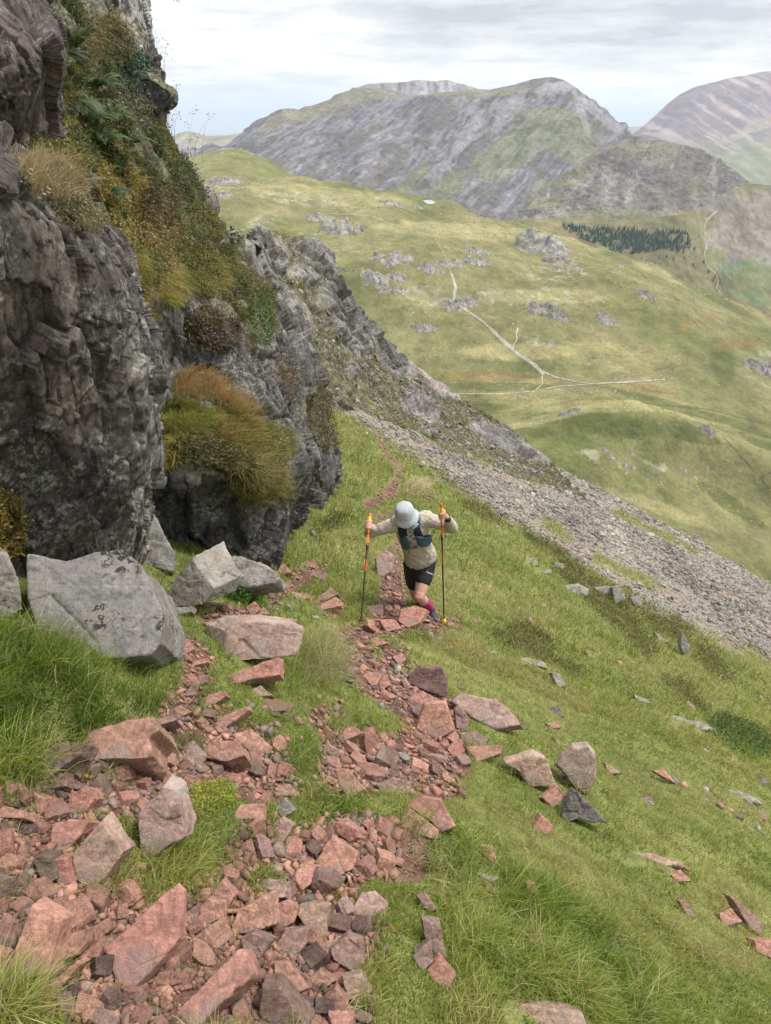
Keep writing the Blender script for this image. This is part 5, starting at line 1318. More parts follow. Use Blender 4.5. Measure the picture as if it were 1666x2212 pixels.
clump('shrub', 'fresh green plant between the long low boulder and the path', 'shrub', (Pg, grid_normals(Pg)), [(530, 1285, 42, 22, 0)], 2200, 900, .014, .16, [(.06, .12, .02), (.10, .18, .03)], [(.07, .13, .02), (.13, .2, .04)], .16)
clump('moss_hummock', 'bright yellow green moss patch beside the tall mossy stone', 'moss', (Pg, grid_normals(Pg)), [(455, 1728, 46, 26, 0)], 4500, 500, .005, .05, [(.16, .19, .02), (.27, .29, .04), (.36, .35, .07)], [(.15, .2, .03), (.25, .28, .05)], depth=.03)
clump('moss_hummock', 'small yellow moss patch in the grass below the right pole', 'moss', (Pg, grid_normals(Pg)), [(990, 1397, 24, 8, 25)], 1500, 0, .008, lcol=[(.30, .28, .05), (.42, .38, .1)], depth=.03)
clump('grass_tussock', 'pale straw tussock arching beside the largest pale pink block', 'grass', (Pg, grid_normals(Pg)), [(690, 1440, 60, 60, 35)], 0, 1500, bl=.19, bcol=[(.16, .19, .06), (.27, .26, .11), (.36, .32, .17)], droop=.35, bw=.003)
clump('grass_tussock', 'pale straw tussock beside the path behind the hat', 'grass', (Pg, grid_normals(Pg)), [(893, 1062, 34, 12, -25)], 0, 1200, bl=.35, bcol=STRAW, droop=.3, bw=.004)
allv = SB * 1.0
clump('crag_plants', None, None, SBf, [], 110000, 9000, .013, .15, [(.034, .055, .022), (.085, .110, .034), (.150, .155, .050), (.225, .190, .070)], OLIVE + TAN, .14, kind='stuff', lump=.3, wt=sstep(.45, .85, allv) * (proj(PB)[1] < 720) * sstep(-.12, .1, fbm(PB / .45, 3, 640)))
clump('rib_plants', None, None, SEf, [], 70000, 0, .03, lcol=[(.045, .048, .018), (.100, .095, .036), (.150, .140, .052), (.085, .058, .040)], depth=.25, kind='stuff', lump=1.2, wt=sstep(.55, .95, SE))
# ferns
def frond(base, d, L, wid, rg, up, cols):
    n = 16; parts_v, parts_f, cc = [], [], []; k = 0
    side = np.cross(d, up); side /= np.linalg.norm(side) + 1e-9
    pts_ = [base + d * L * t * (1 - .12 * t) + up * L * (.62 * t - .72 * t * t) for t in np.linspace(0, 1, n)]
    c0 = np.array(cols[rg.integers(len(cols))]) * rg.uniform(.8, 1.25)
    for i in range(1, n):
        t = i / n; w = wid * math.sin(math.pi * min(.98, .12 + t * .9)) * rg.uniform(.85, 1.1); f = pts_[i] - pts_[i - 1]
        for s in (-1, 1):
            a = pts_[i]; b = a + side * s * w + f * .9 - up * w * .15
            m = a * .5 + b * .5; h = f * .42
            parts_v += [a, m - h, b, m + h]; parts_f.append((k, k + 1, k + 2, k + 3)); k += 4; cc += [c0 * (1 + .25 * t)] * 4
    return np.array(parts_v), np.array(parts_f), np.array(cc)
FERN = [(.030, .052, .022), (.050, .080, .030), (.085, .115, .040)]
def fern(px, py, L, nf, label, seed, bv=None):
    loc, n = hit(bv or BB, px, py)
    if loc is None: return
    rg = np.random.default_rng(seed); parts = []
    nn = np.array(n); nn = -nn if nn @ np.array(loc) > 0 else nn
    up = unit(np.array([0, 0, 1.0]) + nn * .5)
    for k in range(nf):
        a = rg.random() * 6.28; d = np.array([math.cos(a), math.sin(a), rg.uniform(-.1, .3)]) + nn * .9; d /= np.linalg.norm(d)
        parts.append(frond(nn * .01, d, L * rg.uniform(.7, 1.2), L * .2, rg, up, FERN))
    v, f, c = merge(parts)
    o = link('fern', mesh_np('fern', v, f, c), MAT['leaf']); o.location = loc; tag(o, label, 'fern', 'ferns growing on the upper crag')
for q in [(95, 40, .55, 14, 'fern nearest the top left of the crag'), (165, 110, .5, 14, 'broad fern below the topmost fern of the crag'), (120, 130, .5, 12, 'fern close to the reddish rock at the upper left'), (205, 190, .45, 12, 'feathery fern standing out left of the pale grey shrub'),
          (160, 215, .5, 14, 'dark fern in the middle of the ferny slope'), (235, 262, .45, 12, 'bluish fern left of the mossy overhang below the pillar'), (210, 320, .5, 14, 'large dark fern low on the ferny slope'), (280, 310, .42, 12, 'fern under the pale grey shrub'), (255, 375, .45, 12, 'light fern above the golden moss hummock'),
          (310, 345, .36, 10, 'small fern left of the skyline shrub'), (225, 415, .36, 12, 'yellowish fern just above the golden moss'), (130, 215, .4, 10, 'fern beside the yellow green moss strip'), (185, 270, .45, 12, 'fern between the dark fern and the large dark fern')]:
    fern(q[0], q[1], q[2] * .62, q[3] + 4, q[4], seed=int(q[0] * 7 + q[1]))
# seed stalks against the sky
rg = np.random.default_rng(77)
for k, (x, y, Y, nb, lab) in enumerate([(326, 160, 9.5, 13, 'wiry dead grass stalks on the edge of the pale pillar'), (352, 290, 9.6, 12, 'sparse grass stalks with seed heads under the mossy overhang'), (400, 330, 10.0, 10, 'thin grass stalks on the skyline above the shrub')]):
    b = at(x, y, Y); p = b + rg.normal(0, .10, (nb, 3))
    L = rg.uniform(.25, .6, nb); az = rg.normal(0, .7, nb)
    v1 = blades(p, L, np.full(nb, .006), az, rg.uniform(.2, .7, nb), pal([(.16, .12, .08), (.25, .2, .13)], nb, rg), 4, None, rg)
    tipp = np.repeat(v1[0].reshape(nb, -1, 3)[:, -1], 9, 0) + rg.normal(0, .025, (nb * 9, 3))
    v2 = leaves(tipp, np.zeros_like(tipp), np.full(nb * 9, .011), pal([(.2, .15, .11), (.3, .23, .17)], nb * 9, rg), rg)
    v, f, c = merge([v1, v2]); o = link('grass_stalks', mesh_np('grass_stalks', v - b, f, c), MAT['leaf']); o.location = b.tolist(); tag(o, lab, 'grass')
# ================================================================ things on the far fells
def down(bvh, x, y):
    l, n, i, d = bvh.ray_cast(Vector((x, y, 900)), Vector((0, 0, -1)))
    return l
def ribbon(name, bvh, line, width, colour, lift=.25, wob=6.0, seed=1, n=None, wvar=.5):
    """a worn path laid over a hillside along a line of picture points"""
    p = np.array(line, float); s = np.r_[0, np.cumsum(np.hypot(*np.diff(p, axis=0).T))]
    n = n or int(s[-1] / 2.5) + 2
    t = np.linspace(0, s[-1], n); x = np.interp(t, s, p[:, 0]); y = np.interp(t, s, p[:, 1])
    q = np.stack([t / 26, t * 0 + seed, t * 0], -1)
    x = x + wob * .35 * fbm(q, 3, seed); y = y + wob * .18 * fbm(q + 9, 3, seed)
    P = [hit(bvh, a, b)[0] for a, b in zip(x, y)]
    P = [q_ for q_ in P if q_ is not None]
    if len(P) < 3: return None
    P = np.array([v[:] for v in P]); tg = np.gradient(P, axis=0); tg[:, 2] = 0; tg = unit(tg)
    sd = np.stack([-tg[:, 1], tg[:, 0], tg[:, 0] * 0], -1)
    w = width * .5 * (1 + wvar * fbm(np.stack([np.arange(len(P)) / 3.0, np.zeros(len(P)) + seed, np.zeros(len(P))], -1), 3, seed + 4) * 1.6)
    rows = []
    for k in (-1, -.4, .4, 1):
        r = P + sd * (w * k * .5)[:, None]
        for a in r:
            l = down(bvh, a[0], a[1]); a[2] = (l.z if l else a[2]) + lift
        rows.append(r)
    G = np.stack(rows, 1)
    c = np.array(colour) * (1 + .35 * fbm(G / 3.5, 3, seed)[..., None])
    o = link(name, mesh_np(name, G, grid_faces(G.shape[0], 4), np.clip(c, 0, 1).reshape(-1, 3), True), MAT['far']); tag(o, kind='structure'); return o
GRV = (.31, .285, .24); TRK = (.30, .27, .17)
ribbon('path', FB, [(975, 590), (985, 620), (980, 650), (1010, 672), (1040, 692), (1062, 712), (1090, 742), (1125, 770), (1150, 785), (1166, 800), (1175, 810)], 4.6, GRV, seed=2)
ribbon('path', FB, [(1062, 712), (1092, 742), (1110, 755)], 6.5, GRV, seed=3)
ribbon('path', FB, [(1166, 800), (1200, 815), (1250, 826), (1285, 829)], 2.6, GRV, seed=4)
ribbon('path', FB, [(960, 850), (1010, 851), (1080, 852), (1150, 846), (1200, 836), (1285, 829), (1350, 826), (1400, 823), (1436, 820)], 2.8, GRV, seed=5)
ribbon('path', FB, [(1370, 826), (1400, 815), (1440, 800), (1475, 782)], 1.2, TRK, seed=6)
ribbon('path', FB, [(1119, 708), (1115, 722), (1117, 735), (1110, 744), (1108, 755)], 2.2, (.34, .29, .21), seed=7)
ribbon('path', FB, [(1172, 805), (1172, 830), (1150, 850)], 1.6, TRK, seed=8)
ribbon('path', FB, [(700, 462), (760, 464), (800, 466), (830, 478), (870, 492), (905, 500), (938, 515)], 2.8, TRK, seed=9)
ribbon('path', FB, [(940, 515), (965, 560), (975, 592)], 1.6, TRK, seed=10)
ribbon('path', FB, [(1560, 940), (1600, 985), (1640, 1030), (1680, 1070)], 1.0, (.13, .125, .055), seed=11)
ribbon('stream', FB, [(1390, 870), (1450, 876), (1500, 880), (1560, 890), (1610, 905), (1680, 920)], 3.0, (.12, .125, .055), seed=12)
ribbon('path', VB, [(1550, 455), (1525, 478), (1520, 500), (1527, 525), (1522, 550), (1526, 575), (1545, 590), (1552, 610), (1548, 622), (1560, 640)], 3.4, (.30, .27, .20), .6, seed=13)
ribbon('path', HB, [(1592, 405), (1570, 420), (1555, 440)], 4.0, (.40, .36, .28), .6, seed=14)

def outcrop(px, py, rx, ry, label, seed, bvh=None, dark=1.0, hgt=.95, name='outcrop'):
    """a knob of broken rock bedded in the slope; rx, ry are its half sizes in the picture"""
    bvh = bvh or FB
    loc, n = hit(bvh, px, py)
    if loc is None: return None
    D = loc.y * CP - loc.z * SP; k = D / FPX
    a, b = rx * k * 1.3, max(ry * k * 2.2, rx * k * .5)
    m = 56
    u, v = np.meshgrid(np.linspace(-1, 1, m), np.linspace(-1, 1, m))
    X, Y = u * a, v * b; s = min(a, b)
    base = np.array(loc[:]); Zg = np.zeros((m, m))
    for i in range(m):
        for j in range(m):
            l = down(bvh, base[0] + X[i, j], base[1] + Y[i, j]); Zg[i, j] = (l.z if l else base[2]) - base[2]
    Q = np.stack([X, Y, Zg], -1)
    r2 = u * u + v * v
    f1, h1 = facets(Q / (s * .55) + seed, seed, .7); f2, h2 = facets(Q / (s * .2) + seed, seed + 1, .6)
    n3 = fbm(Q / (s * .8) + seed, 4, seed + 2)
    hh = ry * k * hgt * ((1 - r2 * 1.25) * .75 + 1.15 * n3 + .55 * f1 + .26 * f2 - .12)
    hh = np.where(r2 > .92, np.minimum(hh, -.3 * ry * k), hh)
    P = Q.copy(); P[..., 2] += np.minimum(hh, ry * k * 1.5)
    c = lerp((.120, .112, .104), (.370, .350, .320), np.clip(.15 + .3 * _rnd(h1, 9) + .3 * _rnd(h2, 9) + .9 * fbm(P / (s * .22), 4, seed + 3), 0, 1)) * dark
    g = sstep(.02, .30, fbm(P / (s * .4), 4, seed + 4) + .35 * (grid_normals(P)[..., 2] - .72))
    c = lerp(c, np.array((.20, .195, .080)) * np.ones_like(c), g * .85)
    o = link(name, mesh_np(name, P, grid_faces(m, m), c.reshape(-1, 3), False), MAT['far']); o.location = base.tolist()
    tag(o, label, 'rock outcrop' if name == 'outcrop' else 'boulder', 'outcrops and boulders on the green fell'); return o
OUT = [(1165, 530, 62, 24, 'largest grey outcrop on the brow of the green fell', 1), (1210, 568, 34, 12, 'low grey outcrop under the right side of the largest outcrop', 1), (1200, 545, 26, 10, 'small outcrop tucked between the largest outcrop and the low one below', 1), (1030, 545, 30, 11, 'grey outcrop left of the largest outcrop above the gravel path', 1),
       (1030, 566, 28, 10, 'grey outcrop just below the one left of the largest outcrop', 1), (848, 562, 46, 14, 'long slanting grey outcrop left on the fell above the craggy spur', 1), (812, 600, 30, 14, 'grey outcrop touching the skyline of the craggy spur', 1), (735, 498, 42, 22, 'pale rocky outcrop high on the left of the fell', 1),
       (930, 580, 28, 10, 'outcrop at the top end of the gravel path', 1), (970, 570, 26, 9, 'flat outcrop beside the top of the gravel path', 1), (858, 600, 18, 9, 'small outcrop right of the one touching the craggy spur', 1), (835, 628, 14, 6, 'tiny left outcrop under the slanting outcrop', 1), (862, 630, 14, 8, 'tiny right outcrop under the slanting outcrop', 1),
       (975, 662, 28, 9, 'outcrop crossed by the gravel path', 1), (1010, 652, 34, 7, 'thin rocky band right of the outcrop crossed by the path', .9), (1165, 665, 32, 13, 'brownish knoll of rock in the middle of the fell', .85), (1205, 684, 26, 11, 'brownish knoll just right of the middle knoll', .85), (1310, 693, 26, 10, 'brownish rock patch right of both middle knolls', .85),
       (1395, 636, 22, 8, 'small dark outcrop far right on the upper fell', .8), (1340, 575, 14, 5, 'little outcrop on the brow right of the largest outcrop', 1), (1205, 585, 12, 5, 'little outcrop below the largest outcrop', 1), (915, 710, 28, 8, 'faint flat outcrop near the craggy spur lower down', .9), (1645, 800, 34, 20, 'pink grey outcrop cut by the right edge', .95), (1530, 930, 20, 8, 'dark small outcrop on the lower right bank', .75),
       (1235, 890, 24, 5, 'low rock on the crest of the pale grassy knoll', .85), (490, 395, 34, 14, 'grey outcrop on the fell nearest the crag', 1), (475, 424, 30, 10, 'lower grey outcrop on the fell beside the crag', 1), (845, 440, 24, 7, 'small outcrop near the left end of the fell skyline', 1), (1000, 440, 40, 6, 'flat rocky rim on the fell skyline', .9), (1030, 450, 14, 4, 'tiny dark rim rock on the fell skyline', .8), (905, 448, 14, 4, 'tiny outcrop left of the pool', 1), (1640, 668, 22, 8, 'dark rock step on the right shoulder of the fell', .75),
       (600, 520, 16, 7, 'rounded grey outcrop just above the craggy spur skyline', 1), (690, 470, 40, 8, 'thin pale rock band on the left of the fell', 1)]
for k, (x, y, rx, ry, lab, dk) in enumerate(OUT): outcrop(x, y, rx, ry, lab, 700 + k * 7, dark=dk)
BLD = [(1307, 972, 5.5, 'rounded pale boulder highest on the lower bank'), (1365, 980, 5, 'single boulder right of the highest pale boulder'), (1320, 988, 7, 'low broken boulders below the highest pale boulder'), (1352, 1003, 6.5, 'largest of the boulder line on the lower bank'), (1368, 1010, 5, 'boulder at the end of the boulder line'), (1352, 1020, 4, 'whitish small boulder under the boulder line'), (1410, 1018, 4.5, 'lone dark boulder right of the boulder line'), (1402, 1030, 6, 'flat boulder group under the lone dark boulder'), (1428, 1043, 4.5, 'small boulder low on the bank'), (1480, 1016, 4, 'small boulder in the middle right of the bank'), (1490, 1045, 4.5, 'flat dark boulder in the lower right of the bank'), (1528, 1015, 4, 'boulder far right on the bank'), (1505, 1165, 9, 'dark boulder beside the scree on the far bank')]
for k, (x, y, r, lab) in enumerate(BLD): outcrop(x, y, r * 1.1, r * .75, lab, 900 + k * 5, dark=.85 if 'dark' in lab else 1.1, hgt=1.0, name='boulder')
# countless lesser stones over the fell
okk = np.argwhere((px > 420) & (px < 1690) & (py > 390) & (py < 1300)); rr = random.Random(31); its = []
Fst = fbm(np.stack([P[..., 0] / 45, P[..., 1] / 45, P[..., 2] * 0], -1), 4, 640)
for k in rr.sample(range(len(okk)), 9000):
    i, j = okk[k]
    if Fst[i, j] < rr.uniform(-.05, .4): continue
    q = P[i, j]; d_ = q[1] * CP - q[2] * SP
    its.append((Vector(q), Vector((0, 0, 1)), (.8 + 1.9 * rr.random() ** 3) * d_ / FPX))
pile('scattered_stones', its, rr, lambda rr: np.array(scree_tint(rr)) * 1.5, MAT['rubble'], .05, .5)
# bents and rushes: low tufts that give the fell its nap
rg = np.random.default_rng(41)
kk = okk[rg.choice(len(okk), 40000)]
q = P[kk[:, 0], kk[:, 1]] + rg.normal(0, .5, (len(kk), 3)) * np.array([1, 1, 0]); D = q[:, 1] * CP - q[:, 2] * SP
F_ = q.copy(); F_[:, 2] = 0
fc_ = np.clip(.5 + 1.6 * fbm(F_ / 16, 4, 65) + .8 * fbm(F_ / 3, 2, 66), 0, 1)
bl_ = blades(q, D * .0013 * rg.uniform(.5, 1.4, len(q)), D * .0011 * rg.uniform(.6, 1.4, len(q)), rg.random(len(q)) * 6.28, rg.uniform(.2, 1, len(q)), pal([(.130, .132, .044), (.185, .172, .065), (.235, .205, .095)], len(q), rg, fc_), 2, None, rg)
tag(link('fell_grass', mesh_np('fell_grass', *bl_), MAT['leaf']), kind='stuff')
# pool on the brow
pl = [(916, 437), (924, 434), (938, 435), (941, 438), (930, 440), (918, 440)]
lp = [hit(FB, x, y)[0] for x, y in pl]
if all(v is not None for v in lp):
    c = sum(lp, Vector()) / 6; z = max(v.z for v in lp) + .4
    mwp = Mat('pool_water', .35, .5); mwp.color((.27, .31, .34))  # pale base colour stands in for the sky mirrored in the water
    fr = [Vector((c.x + (v.x - c.x), c.y + (v.y - c.y), z)) for v in lp]
    a0 = math.pi / 3
    uu, vv = np.meshgrid(np.linspace(0, 1, 8), np.linspace(0, 2 * math.pi, 25))
    G = np.stack([c.x + 6 * uu * np.cos(vv) * (1 + .25 * np.sin(3 * vv)), c.y + 4.5 * uu * np.sin(vv), uu * 0], -1)
    for i in range(25):
        for j in range(8):
            l = down(FB, G[i, j, 0], G[i, j, 1]); G[i, j, 2] = (l.z if l else c.z) + .3
    pool = link('pool', mesh_np('pool', G, grid_faces(25, 8), None, True), mwp.m); tag(pool, kind='structure')
# conifers
def conifer(rg, h, lod=9):
    v, f, k = [], [], 0; n = lod
    for t in range(5):
        z0 = h * (.10 + .17 * t); z1 = h * (.42 + .145 * t); r = h * .21 * (1 - t * .17) * rg.uniform(.85, 1.15)
        a = np.linspace(0, 2 * np.pi, n, endpoint=False) + rg.random()
        rr_ = r * rg.uniform(.65, 1.2, n)
        ring = np.stack([np.cos(a) * rr_, np.sin(a) * rr_, z0 + rg.normal(0, h * .03, n)], -1)
        v += ring.tolist() + [[rg.normal(0, h * .01), rg.normal(0, h * .01), min(z1, h)]]
        f += [(k + i, k + (i + 1) % n, k + n) for i in range(n)]; k += n + 1
    return np.array(v), np.array(f)
rg = np.random.default_rng(51)
vs, fs, cs, k = [], [], [], 0
FOR = [[(1208, 486), (1300, 494), (1405, 499), (1484, 502), (1494, 532), (1478, 548), (1430, 538), (1400, 545), (1350, 552), (1290, 530), (1230, 505)]]
def inside(x, y, p):
    c = False; j = len(p) - 1
    for i in range(len(p)):
        if (p[i][1] > y) != (p[j][1] > y) and x < (p[j][0] - p[i][0]) * (y - p[i][1]) / (p[j][1] - p[i][1]) + p[i][0]: c = not c
        j = i
    return c
nt = 0
while nt < 950:
    x, y = rg.uniform(1205, 1498), rg.uniform(484, 556)
    if not inside(x, y, FOR[0]): continue
    if perlin(np.array([x / 18, y / 9, .5]), 52) > .32: nt += 1; continue
    nt += 1
    l, n = hit(VB, x, y)
    if l is None: continue
    D = l.y * CP - l.z * SP; h = D / FPX * rg.uniform(5, 12)
    v, f = conifer(rg, h, 6); vs.append(v + np.array(l[:])); fs.append(f + k); k += len(v)
    c = np.array((.028, .056, .040)) * rg.uniform(.6, 1.8); cs.append(np.repeat([c], len(v), 0))
if vs:
    o = link('conifer_wood', mesh_np('conifer_wood', np.concatenate(vs), np.concatenate(fs), np.concatenate(cs)), MAT['far']); tag(o, kind='stuff')
for k, (x, y) in enumerate([(1510, 512), (1500, 540), (1490, 556), (1478, 560), (1440, 556), (1455, 562), (1425, 558), (1386, 560), (1520, 568), (1530, 590), (1545, 600), (1553, 604), (1540, 608), (1555, 612), (1498, 575), (1415, 572)]):
    l, n = hit(VB, x, y)
    if l is None: continue
    D = l.y * CP - l.z * SP
    v, f = conifer(rg, D / FPX * rg.uniform(7, 10), 7)
    o = link('conifer_tree', mesh_np('conifer_tree', v, f, np.repeat([np.array((.022, .050, .038)) * rg.uniform(.8, 1.3)], len(v), 0)), MAT['far']); o.location = l
    tag(o, 'lone dark conifer scattered on the slope below the far plantation', 'tree', 'lone conifers below the plantation')
# ================================================================ the runner
def ringframe(t, side):
    t = t.normalized(); s = (side - t * side.dot(t))
    s = s.normalized() if s.length > 1e-6 else t.orthogonal().normalized()
    return s, t.cross(s)
def tube(bm, P, rad, side=None, flat=None, n=18, cap=True):
    """closed tapering tube through points P; rad one radius per point, flat the depth/width ratio per point"""
    P = [Vector(p) for p in P]; side = Vector(side) if side is not None else Vector((1, 0, 0))
    flat = flat or [1] * len(P)
    rows = []
    m = len(P)
    tang = [(P[min(i + 1, m - 1)] - P[max(i - 1, 0)]).normalized() for i in range(m)]
    seq = []
    if cap:
        for a in (80, 55, 28): seq.append((P[0] - tang[0] * rad[0] * min(flat[0], 1) * math.sin(R(a)), tang[0], rad[0] * math.cos(R(a)), flat[0]))
    for i in range(m): seq.append((P[i], tang[i], rad[i], flat[i]))
    if cap:
        for a in (28, 55, 80): seq.append((P[-1] + tang[-1] * rad[-1] * min(flat[-1], 1) * math.sin(R(a)), tang[-1], rad[-1] * math.cos(R(a)), flat[-1]))
    for (c, t, r, fl) in seq:
        s, u = ringframe(t, side)
        rows.append([bm.verts.new(c + s * r * math.cos(q) + u * r * fl * math.sin(q)) for q in np.linspace(0, 2 * math.pi, n, endpoint=False)])
    for a, b in zip(rows[:-1], rows[1:]):
        for i in range(n): bm.faces.new((a[i], a[(i + 1) % n], b[(i + 1) % n], b[i]))
    bm.faces.new(rows[0][::-1]); bm.faces.new(rows[-1])
def smoothline(P, r, k=4):
    """more points along a bent limb"""
    A = np.array([[*p, q] for p, q in zip(P, r)])
    B = cr(A[:, None, :].repeat(2, 1), (len(A) - 1) * k + 1, 2)[:, 0]
    return [Vector(b[:3]) for b in B], [max(.004, b[3]) for b in B]
def limb(bm, P, r, side=None, flat=None, n=18):
    Q, q = smoothline(P, r); f = None
    if flat: f = np.interp(np.linspace(0, 1, len(Q)), np.linspace(0, 1, len(flat)), flat).tolist()
    tube(bm, Q, q, side, f, n)
Y0 = ghit(934, 1336, 6)[0].y
def J(x, y, d=0): return V(x, y, Y0 + d)
M2 = dict(skin=mat_plain('skin', (.52, .29, .215), .6, .35, 30, .88, 1.1, .15, .001), shirt=mat_plain('shirt_cloth', (.385, .340, .285), .9, .15, 25, .86, 1.12, .5, .006),
          shorts=mat_plain('shorts_cloth', (.016, .017, .019), .7, .3, 40, .8, 1.2, .4, .004), vest=mat_plain('vest_cloth', (.050, .085, .135), .75, .25, 40, .8, 1.2, .4, .003),
          navy=mat_plain('vest_mesh', (.014, .020, .036), .8, .2, 60), hat=mat_plain('hat_cloth', (.36, .38, .40), .85, .2, 30, .9, 1.08, .35, .004),
          sock=mat_plain('sock_knit', (.34, .045, .135), .9, .15, 80, .85, 1.15, .4, .001), shoe=mat_plain('shoe_fabric', (.045, .050, .060), .8, .3, 60, .6, 1.5),
          black=mat_plain('black_gloss', (.010, .010, .011), .35, .5, 50), red=mat_plain('pole_red', (.60, .020, .022), .35, .5, 50, .95, 1.05, .05), yellow=mat_plain('pole_yellow', (.72, .52, .015), .45, .4, 50, .95, 1.05, .05),
          purple=mat_plain('pole_purple', (.085, .012, .028), .35, .5, 50), orange=mat_plain('pole_orange', (.65, .12, .04), .5, .4, 50), white=mat_plain('print_white', (.75, .75, .75), .7, .2, 50), hair=mat_plain('grey_hair', (.14, .125, .115), .8, .2, 200, .5, 1.5, .6, .003),
          flask=mat_plain('flask_plastic', (.22, .33, .45), .25, .5, 30), ring=mat_plain('ring_metal', (.05, .05, .05), .3, .6, 50))
def child(name, bm_or_me, mat, parent, org, smooth_it=0, voxel=None, disp=None):
    if voxel: me = remesh(bm_or_me, voxel, smooth_it, name)
    elif isinstance(bm_or_me, bmesh.types.BMesh):
        me = bpy.data.meshes.new(name); bmesh.ops.recalc_face_normals(bm_or_me, faces=bm_or_me.faces); bm_or_me.to_mesh(me); bm_or_me.free()
        me.polygons.foreach_set('use_smooth', np.ones(len(me.polygons), bool))
    else: me = bm_or_me
    c = get_co(me)
    if disp is not None: c = c + get_no(me) * disp(c)[:, None]
    set_co(me, c - np.array(org[:]))
    return link(name, me, mat, parent)

# poles first: hands close on them
def pole_pts(top, tip_px, dtop):
    a = V(top[0], top[1], Y0 + dtop); b = ghit(*tip_px, 6)[0] + Vector((0, 0, .004))
    return a, b
poleL = pole_pts((799, 1112), (780, 1345), -.42); poleR = pole_pts((953, 1090), (959.5, 1347), -.44)
def on_pole(p, py):
    lo, hi_ = 0, 1
    for _ in range(40):
        m = (lo + hi_) / 2; q = p[0].lerp(p[1], m)
        if float(proj(np.array(q[:]))[1]) < py: lo = m
        else: hi_ = m
    return p[0].lerp(p[1], (lo + hi_) / 2)
def hand(bm, pole, py, out, wrist):
    """a fist round the pole: palm behind it, four fingers of unequal length closing in front, thumb over the top"""
    c = on_pole(pole, py); ax = (pole[0] - pole[1]).normalized()
    out = (Vector(out) - ax * Vector(out).dot(ax)).normalized(); fw = ax.cross(out).normalized()
    if fw.y > 0: fw2 = -fw
    else: fw2 = fw                                           # towards the camera
    pr = .016
    palm = c + out * .030 - fw2 * .010
    tube(bm, [palm + ax * .036 - fw2 * .004, palm, palm - ax * .036], [.022, .027, .023], fw2, [.75, .8, .8])
    tube(bm, [palm - ax * .015, (palm + wrist) * .5, wrist], [.028, .027, .026])
    for k, (h, ln) in enumerate(((.033, 205), (.011, 225), (-.011, 215), (-.032, 190))):
        pts_ = []
        for a in np.linspace(-10, ln, 9):
            q = R(a); rad = pr + .0105 + (.010 if a < 30 else 0)
            pts_.append(c + ax * (h - .002 * k) + (out * math.cos(q) + fw2 * math.sin(q)) * rad)
        tube(bm, pts_, [.0115, .0112, .0108, .0105, .0102, .0098, .0095, .009, .0075], ax)
    th = [palm + ax * .020 - fw2 * .012, c + out * .012 - fw2 * .022 + ax * .046, c - out * .012 - fw2 * .014 + ax * .052, c - out * .022 + fw2 * .004 + ax * .048]
    tube(bm, *smoothline(th, [.0145, .0125, .0112, .009]), ax)
    return c
person = empty('person', (0, 0, 0))
shL, shR = J(858, 1129, -.26), J(922, 1118, -.20)             # picture left, picture right
elL, wrL = J(800, 1151, -.22), J(802, 1139, -.37)
elR, wrR = J(976, 1141, -.22), J(968, 1122, -.38)
neck, chest, waist, pelv = J(886, 1128, -.27), J(893, 1152, -.16), J(902, 1182, -.04), J(908, 1214, .05)
head = J(877, 1113, -.37)
hipA, kneeA = J(922, 1220, .02), J(906, 1289, -.22)
fA = ghit(936, 1332, 6)[0]; ankA = fA + Vector((-.02, .04, .085))
hipB, kneeB = J(891, 1222, .08), J(897, 1284, .10)
fB = ghit(913, 1316, 6)[0]; ankB = fB + Vector((0, .06, .09))
org = Vector((pelv.x, pelv.y, min(fA.z, fB.z))); person.location = org
SX = (shR - shL).normalized()
bm = bmesh.new()
limb(bm, [neck + (chest - neck) * .25, chest, waist, pelv], [.12, .145, .135, .145], SX, [.7, .72, .75, .8])
limb(bm, [shL, shL.lerp(elL, .5), elL, elL.lerp(wrL, .5), wrL], [.05, .044, .038, .036, .026]); limb(bm, [shR, shR.lerp(elR, .5), elR, elR.lerp(wrR, .5), wrR], [.05, .044, .038, .036, .026])
tube(bm, [shL, neck, shR], [.055, .07, .055])
limb(bm, [neck, neck.lerp(head, .5), head], [.058, .055, .06])
limb(bm, [hipA, hipA.lerp(kneeA, .5), kneeA.lerp(hipA, .12), kneeA, kneeA.lerp(ankA, .35), kneeA.lerp(ankA, .75), ankA], [.092, .082, .064, .058, .058, .042, .036])
limb(bm, [hipB, hipB.lerp(kneeB, .5), kneeB.lerp(hipB, .12), kneeB, kneeB.lerp(ankB, .35), kneeB.lerp(ankB, .75), ankB], [.090, .080, .062, .056, .056, .042, .036])
hx = Vector((-.24, -.30, .92)).normalized()                    # crown of the bowed head
hf = Vector((.05, -.86, -.42)); hf = (hf - hx * hf.dot(hx)).normalized(); hs = hx.cross(hf).normalized()
tube(bm, [head - hx * .085 + hf * .035, head - hx * .045 + hf * .022, head, head + hx * .055 - hf * .006, head + hx * .085 - hf * .01], [.040, .058, .074, .076, .060], hs, [1.0, 1.2, 1.25, 1.22, 1.1], 20)
tube(bm, [head + hf * .082 + hx * .012, head + hf * .103 - hx * .018, head + hf * .096 - hx * .026], [.010, .014, .012])   # nose
tube(bm, [head + hf * .078 - hx * .052 - hs * .022, head + hf * .086 - hx * .054, head + hf * .078 - hx * .052 + hs * .022], [.006, .009, .006])   # lips
for s in (-1, 1):
    tube(bm, [head + hs * s * .074 - hf * .008 + hx * .014, head + hs * s * .080 - hf * .016 - hx * .008, head + hs * s * .073 - hf * .006 - hx * .026], [.008, .012, .007], hf)   # ears
    tube(bm, [head + hf * .078 + hs * s * .045 + hx * .024, head + hf * .088 + hs * s * .018 + hx * .026], [.007, .009])   # brow
hand(bm, poleL, 1134, (-1, .35, 0), wrL); hand(bm, poleR, 1112, (1, .35, 0), wrR)
